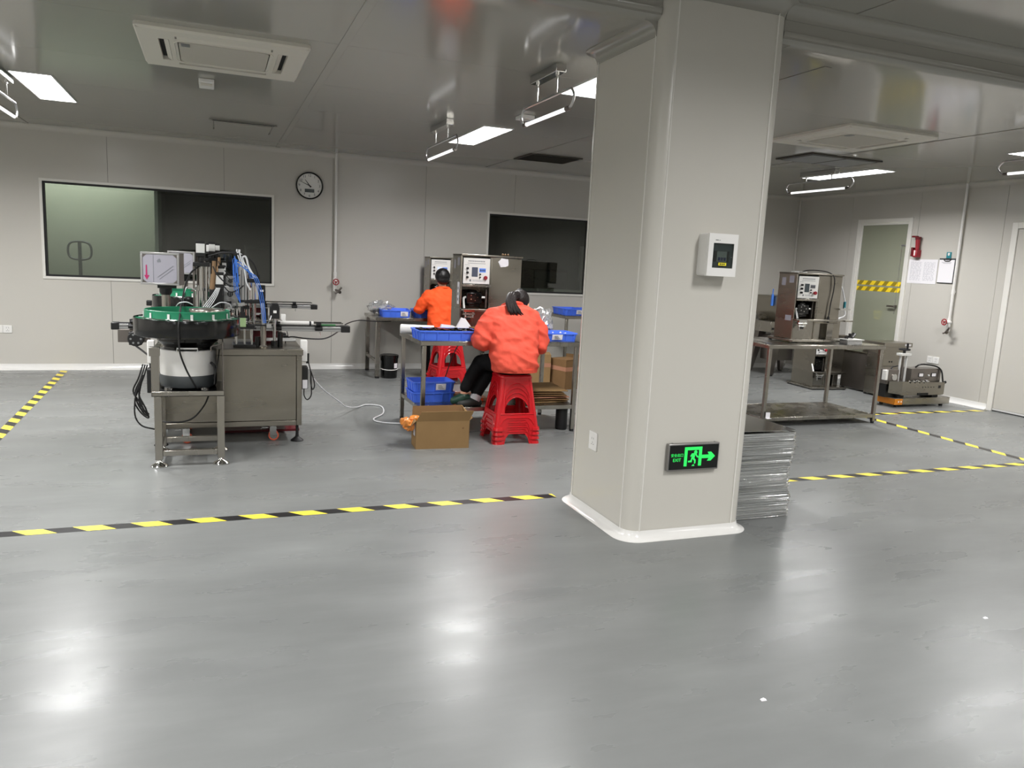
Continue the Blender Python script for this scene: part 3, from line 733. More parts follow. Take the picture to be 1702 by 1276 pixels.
# ================================================================ right wall fittings
o = thing('emergency_torch', (XR, 7.35, 1.83), 'red torch in a red holder on the right wall beside the glass door', 'torch')
MB().cyl((-0.05, -0.005, -0.02), (-0.05, 0.0, 0.14), 0.024, 0.03).build('torch_body', 'pipered', o)
MB().cyl((-0.05, 0.0, 0.13), (-0.05, 0.0, 0.17), 0.034, 0.04).cbox((-0.05, 0.05, 0.172), (0.05, 0.075, 0.022)).build('torch_head', 'reddark', o, bev=0.004)
MB().box(-0.085, 0.0, -0.035, 0.035, -0.10, 0.0).build('holder', 'pipered', o, bev=0.01)
MB().cbox((-0.06, 0.05, -0.03), (0.06, 0.025, 0.12)).build('clip', 'reddark', o, bev=0.006)
MB().box(-0.0865, -0.085, -0.012, 0.012, -0.08, -0.01).build('sticker', 'white', o, smooth=0)
# move the torch to its measured place
put(o, (XR, 7.835, 1.93))
o = thing('notice_sheet', (XR, 7.748, 1.645), 'two printed record sheets side by side in a clear sleeve on the right wall', 'notice')
MB().box(-0.004, 0, -0.225, 0.225, -0.16, 0.16).build('sleeve', 'whitep', o)
for k, c in enumerate((0.105, -0.105)):
    pg = MB().box(-0.005, -0.004, c-0.098, c+0.098, -0.145, 0.14).build('page', 'whitep', o, smooth=0)
    ln = MB()
    for i in range(20):
        v = 0.12-i*0.0125; random.seed(i+k*50); u0 = c+0.085; 
        while u0 > c-0.08:
            wd = random.uniform(0.01, 0.05); u1 = max(c-0.085, u0-wd)
            if not (i in (1, 2) and False): ln.faces([Vector((-0.0055, u0, v)), Vector((-0.0055, u1, v)), Vector((-0.0055, u1, v+0.004)), Vector((-0.0055, u0, v+0.004))], [(0, 1, 2, 3)])
            u0 = u1-random.uniform(0.004, 0.02)
    ln.build('printed_lines', 'inkl', pg, smooth=0)['kind'] = 'stuff'
o = thing('clipboard', (XR, 7.372, 1.668), 'clipboard with blank white sheet hanging from a teal hook on the right wall', 'clipboard')
MB().box(-0.012, -0.008, -0.125, 0.125, -0.165, 0.155).build('board', 'darkgrey', o, bev=0.002)
MB().box(-0.018, -0.013, -0.105, 0.118, -0.155, 0.135).build('paper', 'whitep', o)
MB().box(-0.0185, -0.0178, -0.06, 0.08, 0.10, 0.104).box(-0.0185, -0.0178, -0.05, 0.06, 0.088, 0.091).build('printed_lines', 'inkg', o, smooth=0)
MB().tube([(-0.02, -0.05, 0.135), (-0.024, -0.03, 0.12), (-0.024, 0.03, 0.12), (-0.02, 0.05, 0.135)], 0.006, 6).box(-0.022, -0.012, -0.055, 0.055, 0.135, 0.147).build('clip', 'black', o)
MB().box(-0.010, 0.0, -0.035, 0.035, 0.155, 0.235).build('hook_plate', 'teal', o, bev=0.004); MB().cyl((-0.012, 0, 0.20), (-0.008, 0, 0.20), 0.012).box(-0.011, -0.009, -0.015, 0.015, 0.20, 0.225).build('hook_pad', 'white', o)

# ================================================================ column fittings
o = thing('distribution_box', (2.53, CY0, 1.592), 'white breaker box with smoked window on the front of the column', 'breaker box')
w_, h_ = 0.092, 0.112
b = MB(); b.loft([[Vector((p.x, -y, p.y)) for p in rsq(w_-i, 0.012, 0, 3, hy=h_-i)] for y, i in ((0, 0.0), (0.075, 0.0), (0.082, 0.006))])
b.build('case', 'white', o)
b = MB()
for r in cut((-w_, w_, -h_, h_), [(-0.062, 0.068, -0.068, 0.062)]): b.box(r[0], r[1], -0.096, -0.08, r[2], r[3])
fr_ = b.build('front_cover', 'white', o, smooth=0)
MB().box(-0.062, 0.068, -0.084, -0.082, -0.068, 0.062).build('breaker_recess', mat('recess_grey', (112, 118, 120), 0.5), fr_, smooth=0)
MB().box(-0.055, 0.05, -0.0846, -0.084, -0.036, 0.022).build('breaker_slot', 'black', fr_, smooth=0)
MB().box(-0.03, 0.032, -0.088, -0.0846, -0.035, 0.02).build('breaker', 'acw', fr_)
bt = MB()
for k in range(3): bt.box(-0.022+k*0.018, -0.010+k*0.018, -0.091, -0.088, -0.03, -0.012)
bt.build('switch_toggle', mat('toggle_blue', (36, 50, 130), 0.4), fr_)
MB().box(-0.062, 0.068, -0.0945, -0.0925, -0.068, 0.062).build('smoked_window', 'smoke', fr_, smooth=0)
MB().box(-0.022, 0.028, -0.0955, -0.0946, -0.055, -0.040).build('yellow_label', 'sign_y', fr_, smooth=0)
yl = MB()
for k in range(3): yl.box(-0.014+k*0.012, -0.006+k*0.012, -0.0962, -0.0956, -0.051, -0.044)
yl.build('label_print', 'ink', fr_, smooth=0)
MB().cyl((0.055, -0.094, -0.01), (0.055, -0.098, -0.01), 0.003, n=8).box(-0.052, -0.034, -0.0968, -0.096, 0.075, 0.080).box(-0.030, -0.022, -0.0968, -0.096, 0.0755, 0.0785).build('maker_mark', 'grey', fr_, smooth=0)

o = thing('exit_sign', (2.508, CY0, 0.47), 'green lit exit sign with running man and arrow low on the column', 'exit sign')
w_, h_ = 0.168, 0.078
MB().box(-w_, w_, -0.028, 0, -h_, h_).build('frame', 'frame_al', o, bev=0.004)
MB().box(-w_+0.008, w_-0.008, -0.030, -0.027, -h_+0.009, h_-0.009).build('face', 'exitb', o, smooth=0)
X = lambda u, v, q: Vector((u, -0.0305-q, v))
g = MB()
# doorway
g.flat([(-0.065, -0.052), (-0.046, -0.052), (-0.046, 0.040), (0.030, 0.040), (0.030, -0.052), (0.050, -0.052), (0.050, 0.058), (-0.065, 0.058)], [], 0.0008, X)
g.build('doorway_symbol', 'exitg', o, smooth=0)
a = MB().flat([(0.050, -0.010), (0.098, -0.010), (0.088, -0.026), (0.112, -0.026), (0.140, 0.0), (0.112, 0.026), (0.088, 0.026), (0.098, 0.010), (0.050, 0.010)], [], 0.0008, X)
a.build('arrow', 'exitg', o, smooth=0)
r = MB()
disc = [(0.013*math.cos(2*PI*i/16)*0.85+0.008, 0.013*math.sin(2*PI*i/16)*0.85+0.027) for i in range(16)]
r.flat(disc, [], 0.0008, X)
r.flat([(-0.012, 0.014), (0.006, 0.014), (0.018, -0.002), (0.029, -0.006), (0.029, 0.002), (0.022, 0.006), (0.012, 0.021), (-0.016, 0.021), (-0.026, 0.006), (-0.021, 0.000), (-0.012, 0.011)], [], 0.0008, X)
r.flat([(-0.012, 0.014), (0.006, 0.012), (0.002, -0.006), (0.012, -0.018), (0.011, -0.037), (0.003, -0.040), (0.002, -0.022), (-0.012, -0.010), (-0.014, -0.030), (-0.038, -0.030), (-0.038, -0.021), (-0.022, -0.020)], [], 0.0009, lambda u, v, q: Vector((u, -0.0306-q, v)))
r.flat([(-0.013, -0.052), (-0.004, -0.043), (0.004, -0.045), (0.006, -0.052)], [], 0.0008, X)
r.build('running_man', 'exitg', o, smooth=0)
t = MB(); t.text('安全出口', 0.0205, 0.0008, lambda u, v, q: Vector((u-0.112, -0.0305-q, v+0.012))); t.text('EXIT', 0.026, 0.0008, lambda u, v, q: Vector((u-0.112, -0.0305-q, v-0.015)))
t.build('lettering', 'exitg', o, smooth=0)
for s in (-1, 1): MB().cyl((s*0.14, -0.014, h_), (s*0.14, -0.014, h_+0.004), 0.006, n=8).build('screw', 'chrome', o)
# ================================================================ the two capping machines at left
def adapter(o, x, y, z, s):
    """black power adapter strapped to the cabinet side with coiled leads; s = outward sign along x"""
    MB().box(min(x, x+s*0.055), max(x, x+s*0.055), y-0.05, y+0.05, z-0.09, z+0.09).build('power_adapter', 'black', o, bev=0.006)
    MB().box(min(x, x+s*0.05), max(x, x+s*0.05), y-0.035, y+0.035, z+0.13, z+0.30).build('socket_box', 'white', o, bev=0.006)
    if s > 0: MB().box(x+0.012, x+0.05, y-0.0515, y-0.05, z-0.085, z-0.015).build('adapter_label', 'whitep', o, smooth=0)
def capping_machine():
    o = thing('capping_machine', (0, 6.2, 0), 'stainless capping machine with control box, towers and conveyor, nearer of the two at left', 'machine', 'capping machines')
    cab = MB()
    x0, x1, y0, y1, z0, z1 = -0.42, 0.638, 0.0, 0.70, 0.135, 0.745
    t = 0.04
    for (a, b) in ((x0, x0+t), (x1-t, x1)):
        for (c, d) in ((y0, y0+t), (y1-t, y1)): cab.box(a, b, c, d, z0, z1-0.05)
    for (c, d) in ((y0, y0+t), (y1-t, y1)):
        cab.box(x0+t, x1-t, c, d, z0, z0+t)
    for (a, b) in ((x0, x0+t), (x1-t, x1)): cab.box(a, b, y0+t, y1-t, z0, z0+t)
    cab.box(x0+t, x1-t, y0+t, y1-t, z0+0.005, z0+0.02)
    c_ = cab.build('cabinet', 'steelb', o, bev=0.003)
    MB().box(x0+t+0.003, x1-t-0.003, 0.006, 0.016, z0+t+0.003, z1-0.053).build('door_panel', 'steelb', c_, bev=0.002)
    for x in (x0+0.004, x1-0.014): MB().box(x, x+0.01, t+0.003, y1-t-0.003, z0+t+0.003, z1-0.053).build('side_panel', 'steelb', c_, bev=0.002)
    MB().box(x0+t, x1-t, y1-0.016, y1-0.006, z0+t, z1-0.05).build('back_panel', 'steelb', c_)
    MB().box(x0-0.008, x1+0.008, -0.008, y1+0.008, z1-0.05, z1).build('worktop', 'steelb', o, bev=0.004)
    for x in (x0+0.03, x1-0.03):
        for y in (0.05, y1-0.05):
            MB().cyl((x, y, 0.03), (x, y, z0), 0.011).lathe([(0.05, 0.0), (0.05, 0.006), (0.03, 0.022), (0.014, 0.035), (0.012, 0.055)], (x, y, 0), 20).build('foot', 'rubber', o)
    for x in (-0.22, 0.42):
        for y in (0.10, y1-0.12):
            k = MB().box(x-0.05, x+0.05, y-0.03, y+0.03, z0-0.008, z0).cyl((x, y, z0-0.03), (x, y, z0-0.008), 0.02)
            k.box(x-0.02, x+0.03, y-0.024, y-0.018, 0.03, z0-0.02).box(x-0.02, x+0.03, y+0.018, y+0.024, 0.03, z0-0.02).cbox((x-0.055, y, z0-0.03), (0.05, 0.03, 0.008))
            k = k.build('caster', 'chrome', o)
            MB().cyl((x+0.01, y-0.015, 0.04), (x+0.01, y+0.015, 0.04), 0.04, n=24).build('wheel', 'orangewheel', k)
            MB().cyl((x+0.01, y-0.0165, 0.04), (x+0.01, y+0.0165, 0.04), 0.029, n=20).cyl((x+0.01, y-0.026, 0.04), (x+0.01, y+0.026, 0.04), 0.009).build('hub', 'chrome', k)
    adapter(o, x1, 0.12, 0.505, 1); adapter(o, x0-0.0, 0.06, 0.50, -1)
    MB().tube([(0.69, 0.10, 0.70), (0.70, 0.09, 0.62), (0.715, 0.09, 0.55), (0.72, 0.09, 0.45), (0.72, 0.09, 0.36), (0.69, 0.09, 0.325), (0.665, 0.09, 0.36), (0.665, 0.1, 0.42)], 0.005, 6, smooth=5).tube([(0.715, 0.08, 0.56), (0.735, 0.08, 0.50), (0.745, 0.08, 0.44), (0.73, 0.08, 0.41), (0.715, 0.08, 0.47), (0.715, 0.08, 0.55)], 0.005, 6, smooth=5).cyl((0.692, 0.10, 0.62), (0.692, 0.10, 0.70), 0.012).build('power_lead', 'rubber', o)
    ld = MB()
    for k in range(3):
        a = 0.016*k
        ld.tube([(-0.47-a, 0.02+a, 0.62), (-0.50-a, 0.02, 0.52), (-0.54-a, 0.02+a, 0.42), (-0.56+a, 0.02, 0.34), (-0.52+a, 0.02, 0.26), (-0.47, 0.02, 0.22+a), (-0.49-a, 0.01, 0.30), (-0.53, 0.01+a, 0.40), (-0.51, 0.02, 0.50)], 0.006, 6, smooth=5)
    ld.tube([(-0.50, 0, 0.55), (-0.55, 0, 0.40), (-0.56, 0, 0.25), (-0.52, 0, 0.17), (-0.45, 0.01, 0.14), (-0.39, 0.05, 0.12)], 0.006, 6, smooth=5)
    ld.build('power_lead', 'rubber', o)
    # control box on its post
    p = MB().cyl((-0.345, 0.22, z1), (-0.345, 0.22, 1.17), 0.030, n=18).lathe([(0.055, z1), (0.055, z1+0.01), (0.032, z1+0.012)], (-0.345, 0.22, 0)).build('post', 'steel', o)
    MB().lathe([(0.034, 1.13), (0.045, 1.15), (0.045, 1.18), (0.03, 1.185)], (-0.345, 0.22, 0), 20).box(-0.40, -0.27, 0.18, 0.26, 1.18, 1.205).build('swivel', 'black', p)
    rz = Matrix.Rotation(math.radians(-10), 3, 'Z')
    B = lambda x, y, z: Vector((-0.365, 0.22, 1.325))+rz @ Vector((x, y, z))
    def bx(x0_, x1_, y0_, y1_, z0_, z1_, b=None):
        b = b or MB()
        return b.hexa([B(x0_, y0_, z0_), B(x1_, y0_, z0_), B(x1_, y1_, z0_), B(x0_, y1_, z0_), B(x0_, y0_, z1_), B(x1_, y0_, z1_), B(x1_, y1_, z1_), B(x0_, y1_, z1_)])
    cb_ = bx(-0.135, 0.135, -0.07, 0.09, -0.12, 0.12).build('control_box', 'steeld', o, bev=0.003)
    b = MB()
    for r in ((-0.135, 0.135, -0.12, -0.105), (-0.135, 0.135, 0.105, 0.12), (-0.135, -0.12, -0.105, 0.105), (0.12, 0.135, -0.105, 0.105)): bx(r[0], r[1], -0.078, -0.07, r[2], r[3], b)
    b.build('bezel', 'alu', cb_, bev=0.002)
    bx(-0.118, 0.118, -0.074, -0.071, -0.103, 0.103).build('film_cover', 'film', cb_, smooth=0)
    bx(-0.047, -0.044, -0.0755, -0.074, -0.103, 0.103).build('fold', 'inkg', cb_, smooth=0)
    for sx, sz in ((-1, 1), (1, 1), (-1, -1), (1, -1)):
        MB().faces([B(sx*0.118, -0.0752, sz*0.103), B(sx*0.092, -0.0752, sz*0.103), B(sx*0.118, -0.0752, sz*0.080)], [(0, 1, 2)]).build('corner_tab', 'steeld', cb_, smooth=0)
    fl_ = lambda u, v, q: B(u, -0.0758-q, v)
    MB().flat([(-0.098, 0.025), (-0.090, 0.025), (-0.088, -0.05), (-0.074, -0.05), (-0.092, -0.085), (-0.110, -0.05), (-0.099, -0.05)], [], 0.0006, fl_).build('red_arrow', 'magenta', cb_, smooth=0)
    lg = MB().flat([(0.0, 0.075), (-0.012, 0.07), (-0.02, 0.058), (-0.015, 0.046), (-0.004, 0.052), (0.008, 0.047), (0.006, 0.062)], [], 0.0006, fl_)
    for k in range(16):
        s_ = k*0.009; u, v = -0.01+s_*0.78, -0.075+s_*0.62
        for q in (0, 1): 
            if q and k > 13: continue
            uu, vv = u+q*0.012-0.006, v-q*0.014+0.01
            lg.flat([(uu, vv), (uu+0.006, vv+0.004), (uu+0.005, vv+0.008), (uu-0.001, vv+0.005)], [], 0.0006, fl_)
    e_ = lg.build('print', 'inkg', cb_, smooth=0); e_['kind'] = 'stuff'
    # capping tower
    MB().box(-0.16, 0.02, 0.10, 0.30, z1, z1+0.02).cyl((-0.095, 0.2, z1), (-0.095, 0.2, 1.36), 0.032, n=18).cyl((-0.095, 0.2, 1.03), (-0.095, 0.2, 1.17), 0.041, n=18).build('capping_column', 'chrome', o)
    MB().box(-0.152, -0.138, 0.14, 0.16, z1, 1.37).build('guide_bar', 'steeld', o)
    MB().cyl((-0.055, 0.17, z1), (-0.055, 0.17, 1.36), 0.012).build('guide_rod', 'chrome', o)
    MB().box(-0.15, -0.03, 0.12, 0.26, 1.355, 1.385).cyl((-0.095, 0.2, 1.385), (-0.095, 0.2, 1.44), 0.022).cyl((-0.10, 0.2, 1.02), (-0.10, 0.2, 1.045), 0.05).build('clamp_block', 'black', o, bev=0.003)['kind'] = 'stuff'
    def motor(x, y, z, w, h, body=None):
        a = MB().box(x-w/2, x+w/2, y-w/2, y+w/2, z, z+h).build('motor', 'aluw', o, bev=0.003)
        MB().box(x-w/2-0.003, x+w/2+0.003, y-w/2, y+w/2, z+h, z+h+0.022).box(x-w/2-0.003, x+w/2+0.003, y-w/2, y+w/2, z-0.028, z).build('motor_cap', 'black', a, bev=0.003)
    motor(-0.097, 0.2, 1.455, 0.062, 0.07); motor(-0.015, 0.32, 1.47, 0.045, 0.055)
    MB().cyl((-0.015, 0.32, 1.18), (-0.015, 0.32, 1.45), 0.014).box(-0.04, 0.01, 0.28, 0.36, 1.38, 1.42).build('actuator', 'black', o)
    motor(0.036, 0.14, 1.225, 0.056, 0.07); motor(0.052, 0.34, 1.29, 0.045, 0.05)
    MB().box(-0.04, 0.065, 0.10, 0.28, 1.09, 1.19).box(0.0, 0.07, 0.12, 0.22, 1.0, 1.09).cyl((0.03, 0.12, 0.9), (0.03, 0.12, 1.1), 0.02).build('drive_head', 'black', o, bev=0.006)
    MB().cyl((-0.02, 0.12, 1.17), (-0.005, 0.12, 1.30), 0.020).cyl((-0.005, 0.12, 1.30), (0.0, 0.12, 1.40), 0.015).build('tan_sleeve', 'brown', o)
    ch = MB()
    for k in range(4): ch.tube([(0.015+k*0.008, 0.09, 1.20), (-0.02+k*0.012, 0.07, 1.14), (-0.07+k*0.015, 0.05, 1.07), (-0.10+k*0.012, 0.04, 1.03)], 0.003, 6, smooth=4)
    ch.build('signal_cables', 'whitehose', o)
    MB().tube([(-0.10, 0.15, 1.36), (-0.16, 0.10, 1.31), (-0.20, 0.02, 1.22), (-0.22, -0.05, 1.12), (-0.235, -0.2, 1.03)], 0.006, 6, smooth=5).tube([(-0.05, 0.2, 1.43), (0.05, 0.18, 1.46), (0.17, 0.15, 1.46), (0.27, 0.12, 1.41), (0.31, 0.12, 1.33), (0.315, 0.15, 1.25)], 0.007, 6, smooth=5).tube([(0.06, 0.12, 1.22), (0.11, 0.1, 1.17), (0.17, 0.12, 1.19), (0.21, 0.15, 1.22)], 0.005, 6, smooth=5).tube([(-0.01, 0.1, 1.36), (0.02, 0.08, 1.30), (0.09, 0.1, 1.23), (0.15, 0.12, 1.21)], 0.005, 6, smooth=5).build('black_cables', 'rubber', o)
    MB().tube([(-0.27, 0.0, 1.05), (-0.24, -0.1, 1.09), (-0.19, -0.12, 1.10), (-0.15, -0.1, 1.08)], 0.004, 6, smooth=5).tube([(-0.02, -0.05, 1.06), (0.04, -0.08, 1.10), (0.10, -0.05, 1.09), (0.12, 0, 1.05)], 0.004, 6, smooth=5).tube([(-0.14, 0.1, 1.18), (-0.19, 0.05, 1.20), (-0.215, 0.0, 1.15)], 0.004, 6, smooth=5).build('thin_cables', 'whitehose', o)
    MB().faces([(0.07, 0.3, 1.03), (0.17, 0.3, 1.03), (0.17, 0.3, 1.20), (0.07, 0.3, 1.20), (0.07, 0.306, 1.03), (0.17, 0.306, 1.03), (0.17, 0.306, 1.20), (0.07, 0.306, 1.20)], [(0, 1, 2, 3), (4, 5, 6, 7), (0, 1, 5, 4), (1, 2, 6, 5), (2, 3, 7, 6), (3, 0, 4, 7)]).build('guard_plate', 'aluw', o)
    MB().tube([(0.115+0.018*math.cos(t), 0.297, 1.145+0.018*math.sin(t)) for t in [2*PI*i/12 for i in range(12)]], 0.004, 5, closed=True).cyl((0.097, 0.297, 1.145), (0.133, 0.297, 1.145), 0.003).cyl((0.115, 0.297, 1.127), (0.115, 0.297, 1.163), 0.003).build('handwheel', 'rubber', o)
    # pick-and-place station at right
    MB().box(0.13, 0.30, 0.08, 0.30, z1, z1+0.022).build('station_base', 'black', o, bev=0.003)
    for (x, y) in ((0.155, 0.11), (0.215, 0.11), (0.27, 0.11), (0.155, 0.26), (0.27, 0.26)):
        MB().cyl((x, y, z1+0.02), (x, y, 0.895), 0.008, n=10).build('station_rod', 'chrome', o)
    MB().box(0.12, 0.30, 0.08, 0.30, 0.89, 0.905).box(0.13, 0.285, 0.09, 0.14, 0.905, 0.925).build('station_plate', 'black', o, bev=0.002)
    gb = MB().box(0.175, 0.225, 0.085, 0.135, 0.905, 0.975).build('sensor_block', 'greenlt', o, bev=0.002)
    n_ = MB()
    for k in range(4): n_.box(0.166, 0.234, 0.09, 0.13, 0.912+k*0.017, 0.919+k*0.017)
    n_.build('block_fins', 'alu', gb)['kind'] = 'stuff'
    MB().box(0.18, 0.22, 0.09, 0.13, 0.975, 1.02).cyl((0.2, 0.11, 1.02), (0.2, 0.11, 1.06), 0.012).build('sensor_head', 'black', o)
    tg = MB(); random.seed(11)
    for k in range(26):
        c = (random.uniform(0.04, 0.26), random.uniform(0.12, 0.28), random.uniform(0.94, 1.08)); d = (random.uniform(0.008, 0.05), random.uniform(0.01, 0.04), random.uniform(0.008, 0.035)); tg.cbox(c, d, k % 2, rot=Matrix.Rotation(random.uniform(-0.2, 0.2), 3, 'Y'))
    for k in range(12):
        x, y = random.uniform(0.05, 0.26), random.uniform(0.12, 0.28); tg.cyl((x, y, random.uniform(0.88, 0.98)), (x, y, random.uniform(1.0, 1.10)), 0.006, n=8, m=2)
    tg.build('fixture_cluster', ['alu', 'black', 'chrome'], o)['kind'] = 'stuff'
    MB().box(0.185, 0.235, 0.15, 0.18, 1.07, 1.36).build('slide_column', 'alu', o, bev=0.003)
    MB().box(0.192, 0.197, 0.148, 0.15, 1.09, 1.34).box(0.215, 0.22, 0.148, 0.15, 1.09, 1.34).build('slide_groove', 'darkgrey', o, smooth=0)
    MB().box(0.17, 0.36, 0.14, 0.28, 1.085, 1.11).box(0.235, 0.33, 0.16, 0.2, 1.245, 1.275).box(0.31, 0.33, 0.15, 0.19, 1.275, 1.31).build('cross_arm', 'black', o, bev=0.004)['kind'] = 'stuff'
    for x in (0.25, 0.285): MB().cyl((x, 0.2, 0.92), (x, 0.2, 1.25), 0.013, n=10).build('slide_rod', 'chrome', o)
    MB().box(0.325, 0.375, 0.2, 0.27, 1.10, 1.225).box(0.33, 0.37, 0.192, 0.2, 1.17, 1.19).build('slide_motor', 'black', o, bev=0.008)
    MB().box(0.335, 0.36, 0.19, 0.20, 1.175, 1.19).build('motor_label', 'white', o, smooth=0)
    MB().box(0.34, 0.365, 0.12, 0.17, 0.92, 1.09).build('slide_column', 'alu', o, bev=0.003)
    MB().cyl((0.352, 0.08, z1), (0.352, 0.08, 0.915), 0.022, n=18).lathe([(0.03, z1), (0.034, z1+0.01), (0.024, z1+0.02)], (0.352, 0.08, 0), 16).build('steel_post', 'steel', o)
    MB().cyl((0.437, 0.10, z1), (0.437, 0.10, 0.98), 0.013, n=14).build('mast_rod', 'chrome', o)
    MB().cyl((0.437, 0.10, z1), (0.437, 0.10, 0.80), 0.027, n=16).cyl((0.48, 0.12, z1), (0.48, 0.12, 0.865), 0.021, n=16).cyl((0.31, 0.1, z1), (0.31, 0.1, 0.83), 0.02, n=14).build('black_cylinders', 'blackgloss', o)['kind'] = 'stuff'
    MB().loft([[Vector((0.437+x, 0.06+y, z)) for x, y in ((-0.036, 0), (0.036, 0), (0.036, 0.07), (-0.036, 0.07))] if z < 1.07 else [Vector((0.437+x*0.75, 0.06+y, z)) for x, y in ((-0.036, 0), (0.036, 0), (0.036, 0.07), (-0.036, 0.07))] for z in (0.975, 1.06, 1.095)]).build('gear_motor', 'black', o, bev=0.005)
    MB().box(0.425, 0.449, 0.052, 0.06, 1.02, 1.04).build('motor_label', 'white', o, smooth=0)
    MB().tube([(0.41, 0.05, 1.0), (0.40, 0.04, 0.97), (0.385, 0.05, 0.94)], 0.004, 6, smooth=3).box(0.375, 0.41, 0.05, 0.10, 0.905, 0.935).build('bracket', 'alu', o)
    hz = MB()
    for k in range(3):
        a = 0.013*k
        hz.tube([(0.352+a*0.7, 0.06, 0.94), (0.335+a, 0.06, 1.06), (0.318+a, 0.07, 1.17), (0.28+a, 0.07, 1.29), (0.225+a, 0.08, 1.35-a), (0.175-a, 0.09, 1.37+a), (0.165-a, 0.10, 1.30), (0.172-a, 0.11, 1.18), (0.185, 0.12, 1.09)], 0.0032, 6, smooth=6)
    hz.tube([(0.165, 0.09, 1.38), (0.155, 0.09, 1.42), (0.165, 0.09, 1.33), (0.175, 0.1, 1.24)], 0.005, 6, smooth=5)
    hz.build('blue_hoses', 'bluehose', o)
    MB().tube([(0.18, 0.1, 1.48), (0.19, 0.1, 1.43), (0.215, 0.1, 1.35), (0.23, 0.1, 1.25), (0.26, 0.1, 1.19)], 0.006, 6, smooth=5).tube([(0.205, 0.12, 1.44), (0.222, 0.12, 1.445), (0.235, 0.12, 1.42), (0.25, 0.12, 1.36), (0.29, 0.1, 1.29)], 0.008, 6, smooth=5).cyl((0.178, 0.1, 1.47), (0.181, 0.1, 1.495), 0.008).build('white_hoses', 'whitehose', o)
    MB().box(0.28, 0.5, 0.40, 0.42, z1, 0.86).build('red_guard', 'reddark', o)
    MB().box(0.36, 0.60, 0.30, 0.36, z1+0.03, z1+0.05).cyl((0.55, 0.33, z1+0.035), (0.62, 0.33, z1+0.035), 0.013).build('pneumatic_slide', 'aluw', o)
    # conveyor
    cv = MB().box(-0.70, 1.02, 0.31, 0.39, 0.855, 0.895)
    c = cv.build('conveyor', 'alu', o, bev=0.003)
    MB().box(-0.70, 1.02, 0.309, 0.31, 0.873, 0.877).box(-0.70, 1.02, 0.309, 0.31, 0.884, 0.886).build('profile_groove', 'darkgrey', c, smooth=0)
    MB().box(-0.71, 1.03, 0.316, 0.384, 0.896, 0.903).build('belt', 'rubber', c)
    MB().box(0.985, 1.06, 0.30, 0.40, 0.85, 0.905).build('end_cap', 'black', c, bev=0.006); MB().box(-0.735, -0.68, 0.30, 0.40, 0.85, 0.905).build('end_cap', 'black', c, bev=0.006)
    for y in (0.305, 0.395):
        MB().cyl((-0.60, y, 0.925), (1.0, y, 0.925), 0.005, n=8).build('guide_rail', 'chrome', c)
    for x in (-0.585, 0.475, 0.80):
        k = MB().box(x-0.02, x+0.02, 0.29, 0.31, 0.90, 0.935).cyl((x-0.03, 0.285, 0.88), (x+0.03, 0.285, 0.88), 0.017, n=12).cyl((x-0.015, 0.285, 0.915), (x+0.015, 0.285, 0.915), 0.01).build('clamp_knob', 'black', c, bev=0.003)
        MB().cyl((x+0.01, 0.30, 0.825), (x+0.01, 0.30, 0.86), 0.006, n=8).build('set_screw', 'chrome', k)
    MB().box(-0.69, -0.47, 0.30, 0.42, 0.755, 0.853).build('drive_housing', 'steeld', c, bev=0.003)
    MB().cyl((-0.56, 0.22, 0.79), (-0.56, 0.31, 0.79), 0.058, n=20).box(-0.61, -0.52, 0.24, 0.31, 0.74, 0.84).build('drive_motor', 'black', c, bev=0.006)
    mr = MB()
    for k in range(6):
        t = 2*PI*k/6; mr.cyl((-0.56+0.035*math.cos(t), 0.218, 0.79+0.035*math.sin(t)), (-0.56+0.035*math.cos(t), 0.222, 0.79+0.035*math.sin(t)), 0.008, n=8)
    mr.build('motor_vents', 'grey', c)['kind'] = 'stuff'
    MB().tube([(-0.56, 0.23, 0.735), (-0.50, 0.15, 0.70), (-0.46, 0.08, 0.67), (-0.45, 0.03, 0.60)], 0.007, 6, smooth=5).build('motor_lead', 'rubber', c)
    return o
cm = capping_machine()
cm2 = copy_tree(cm); put(cm2, (0.05, 8.83, 0), 'stainless capping machine farther back, mostly hidden behind the nearer one')

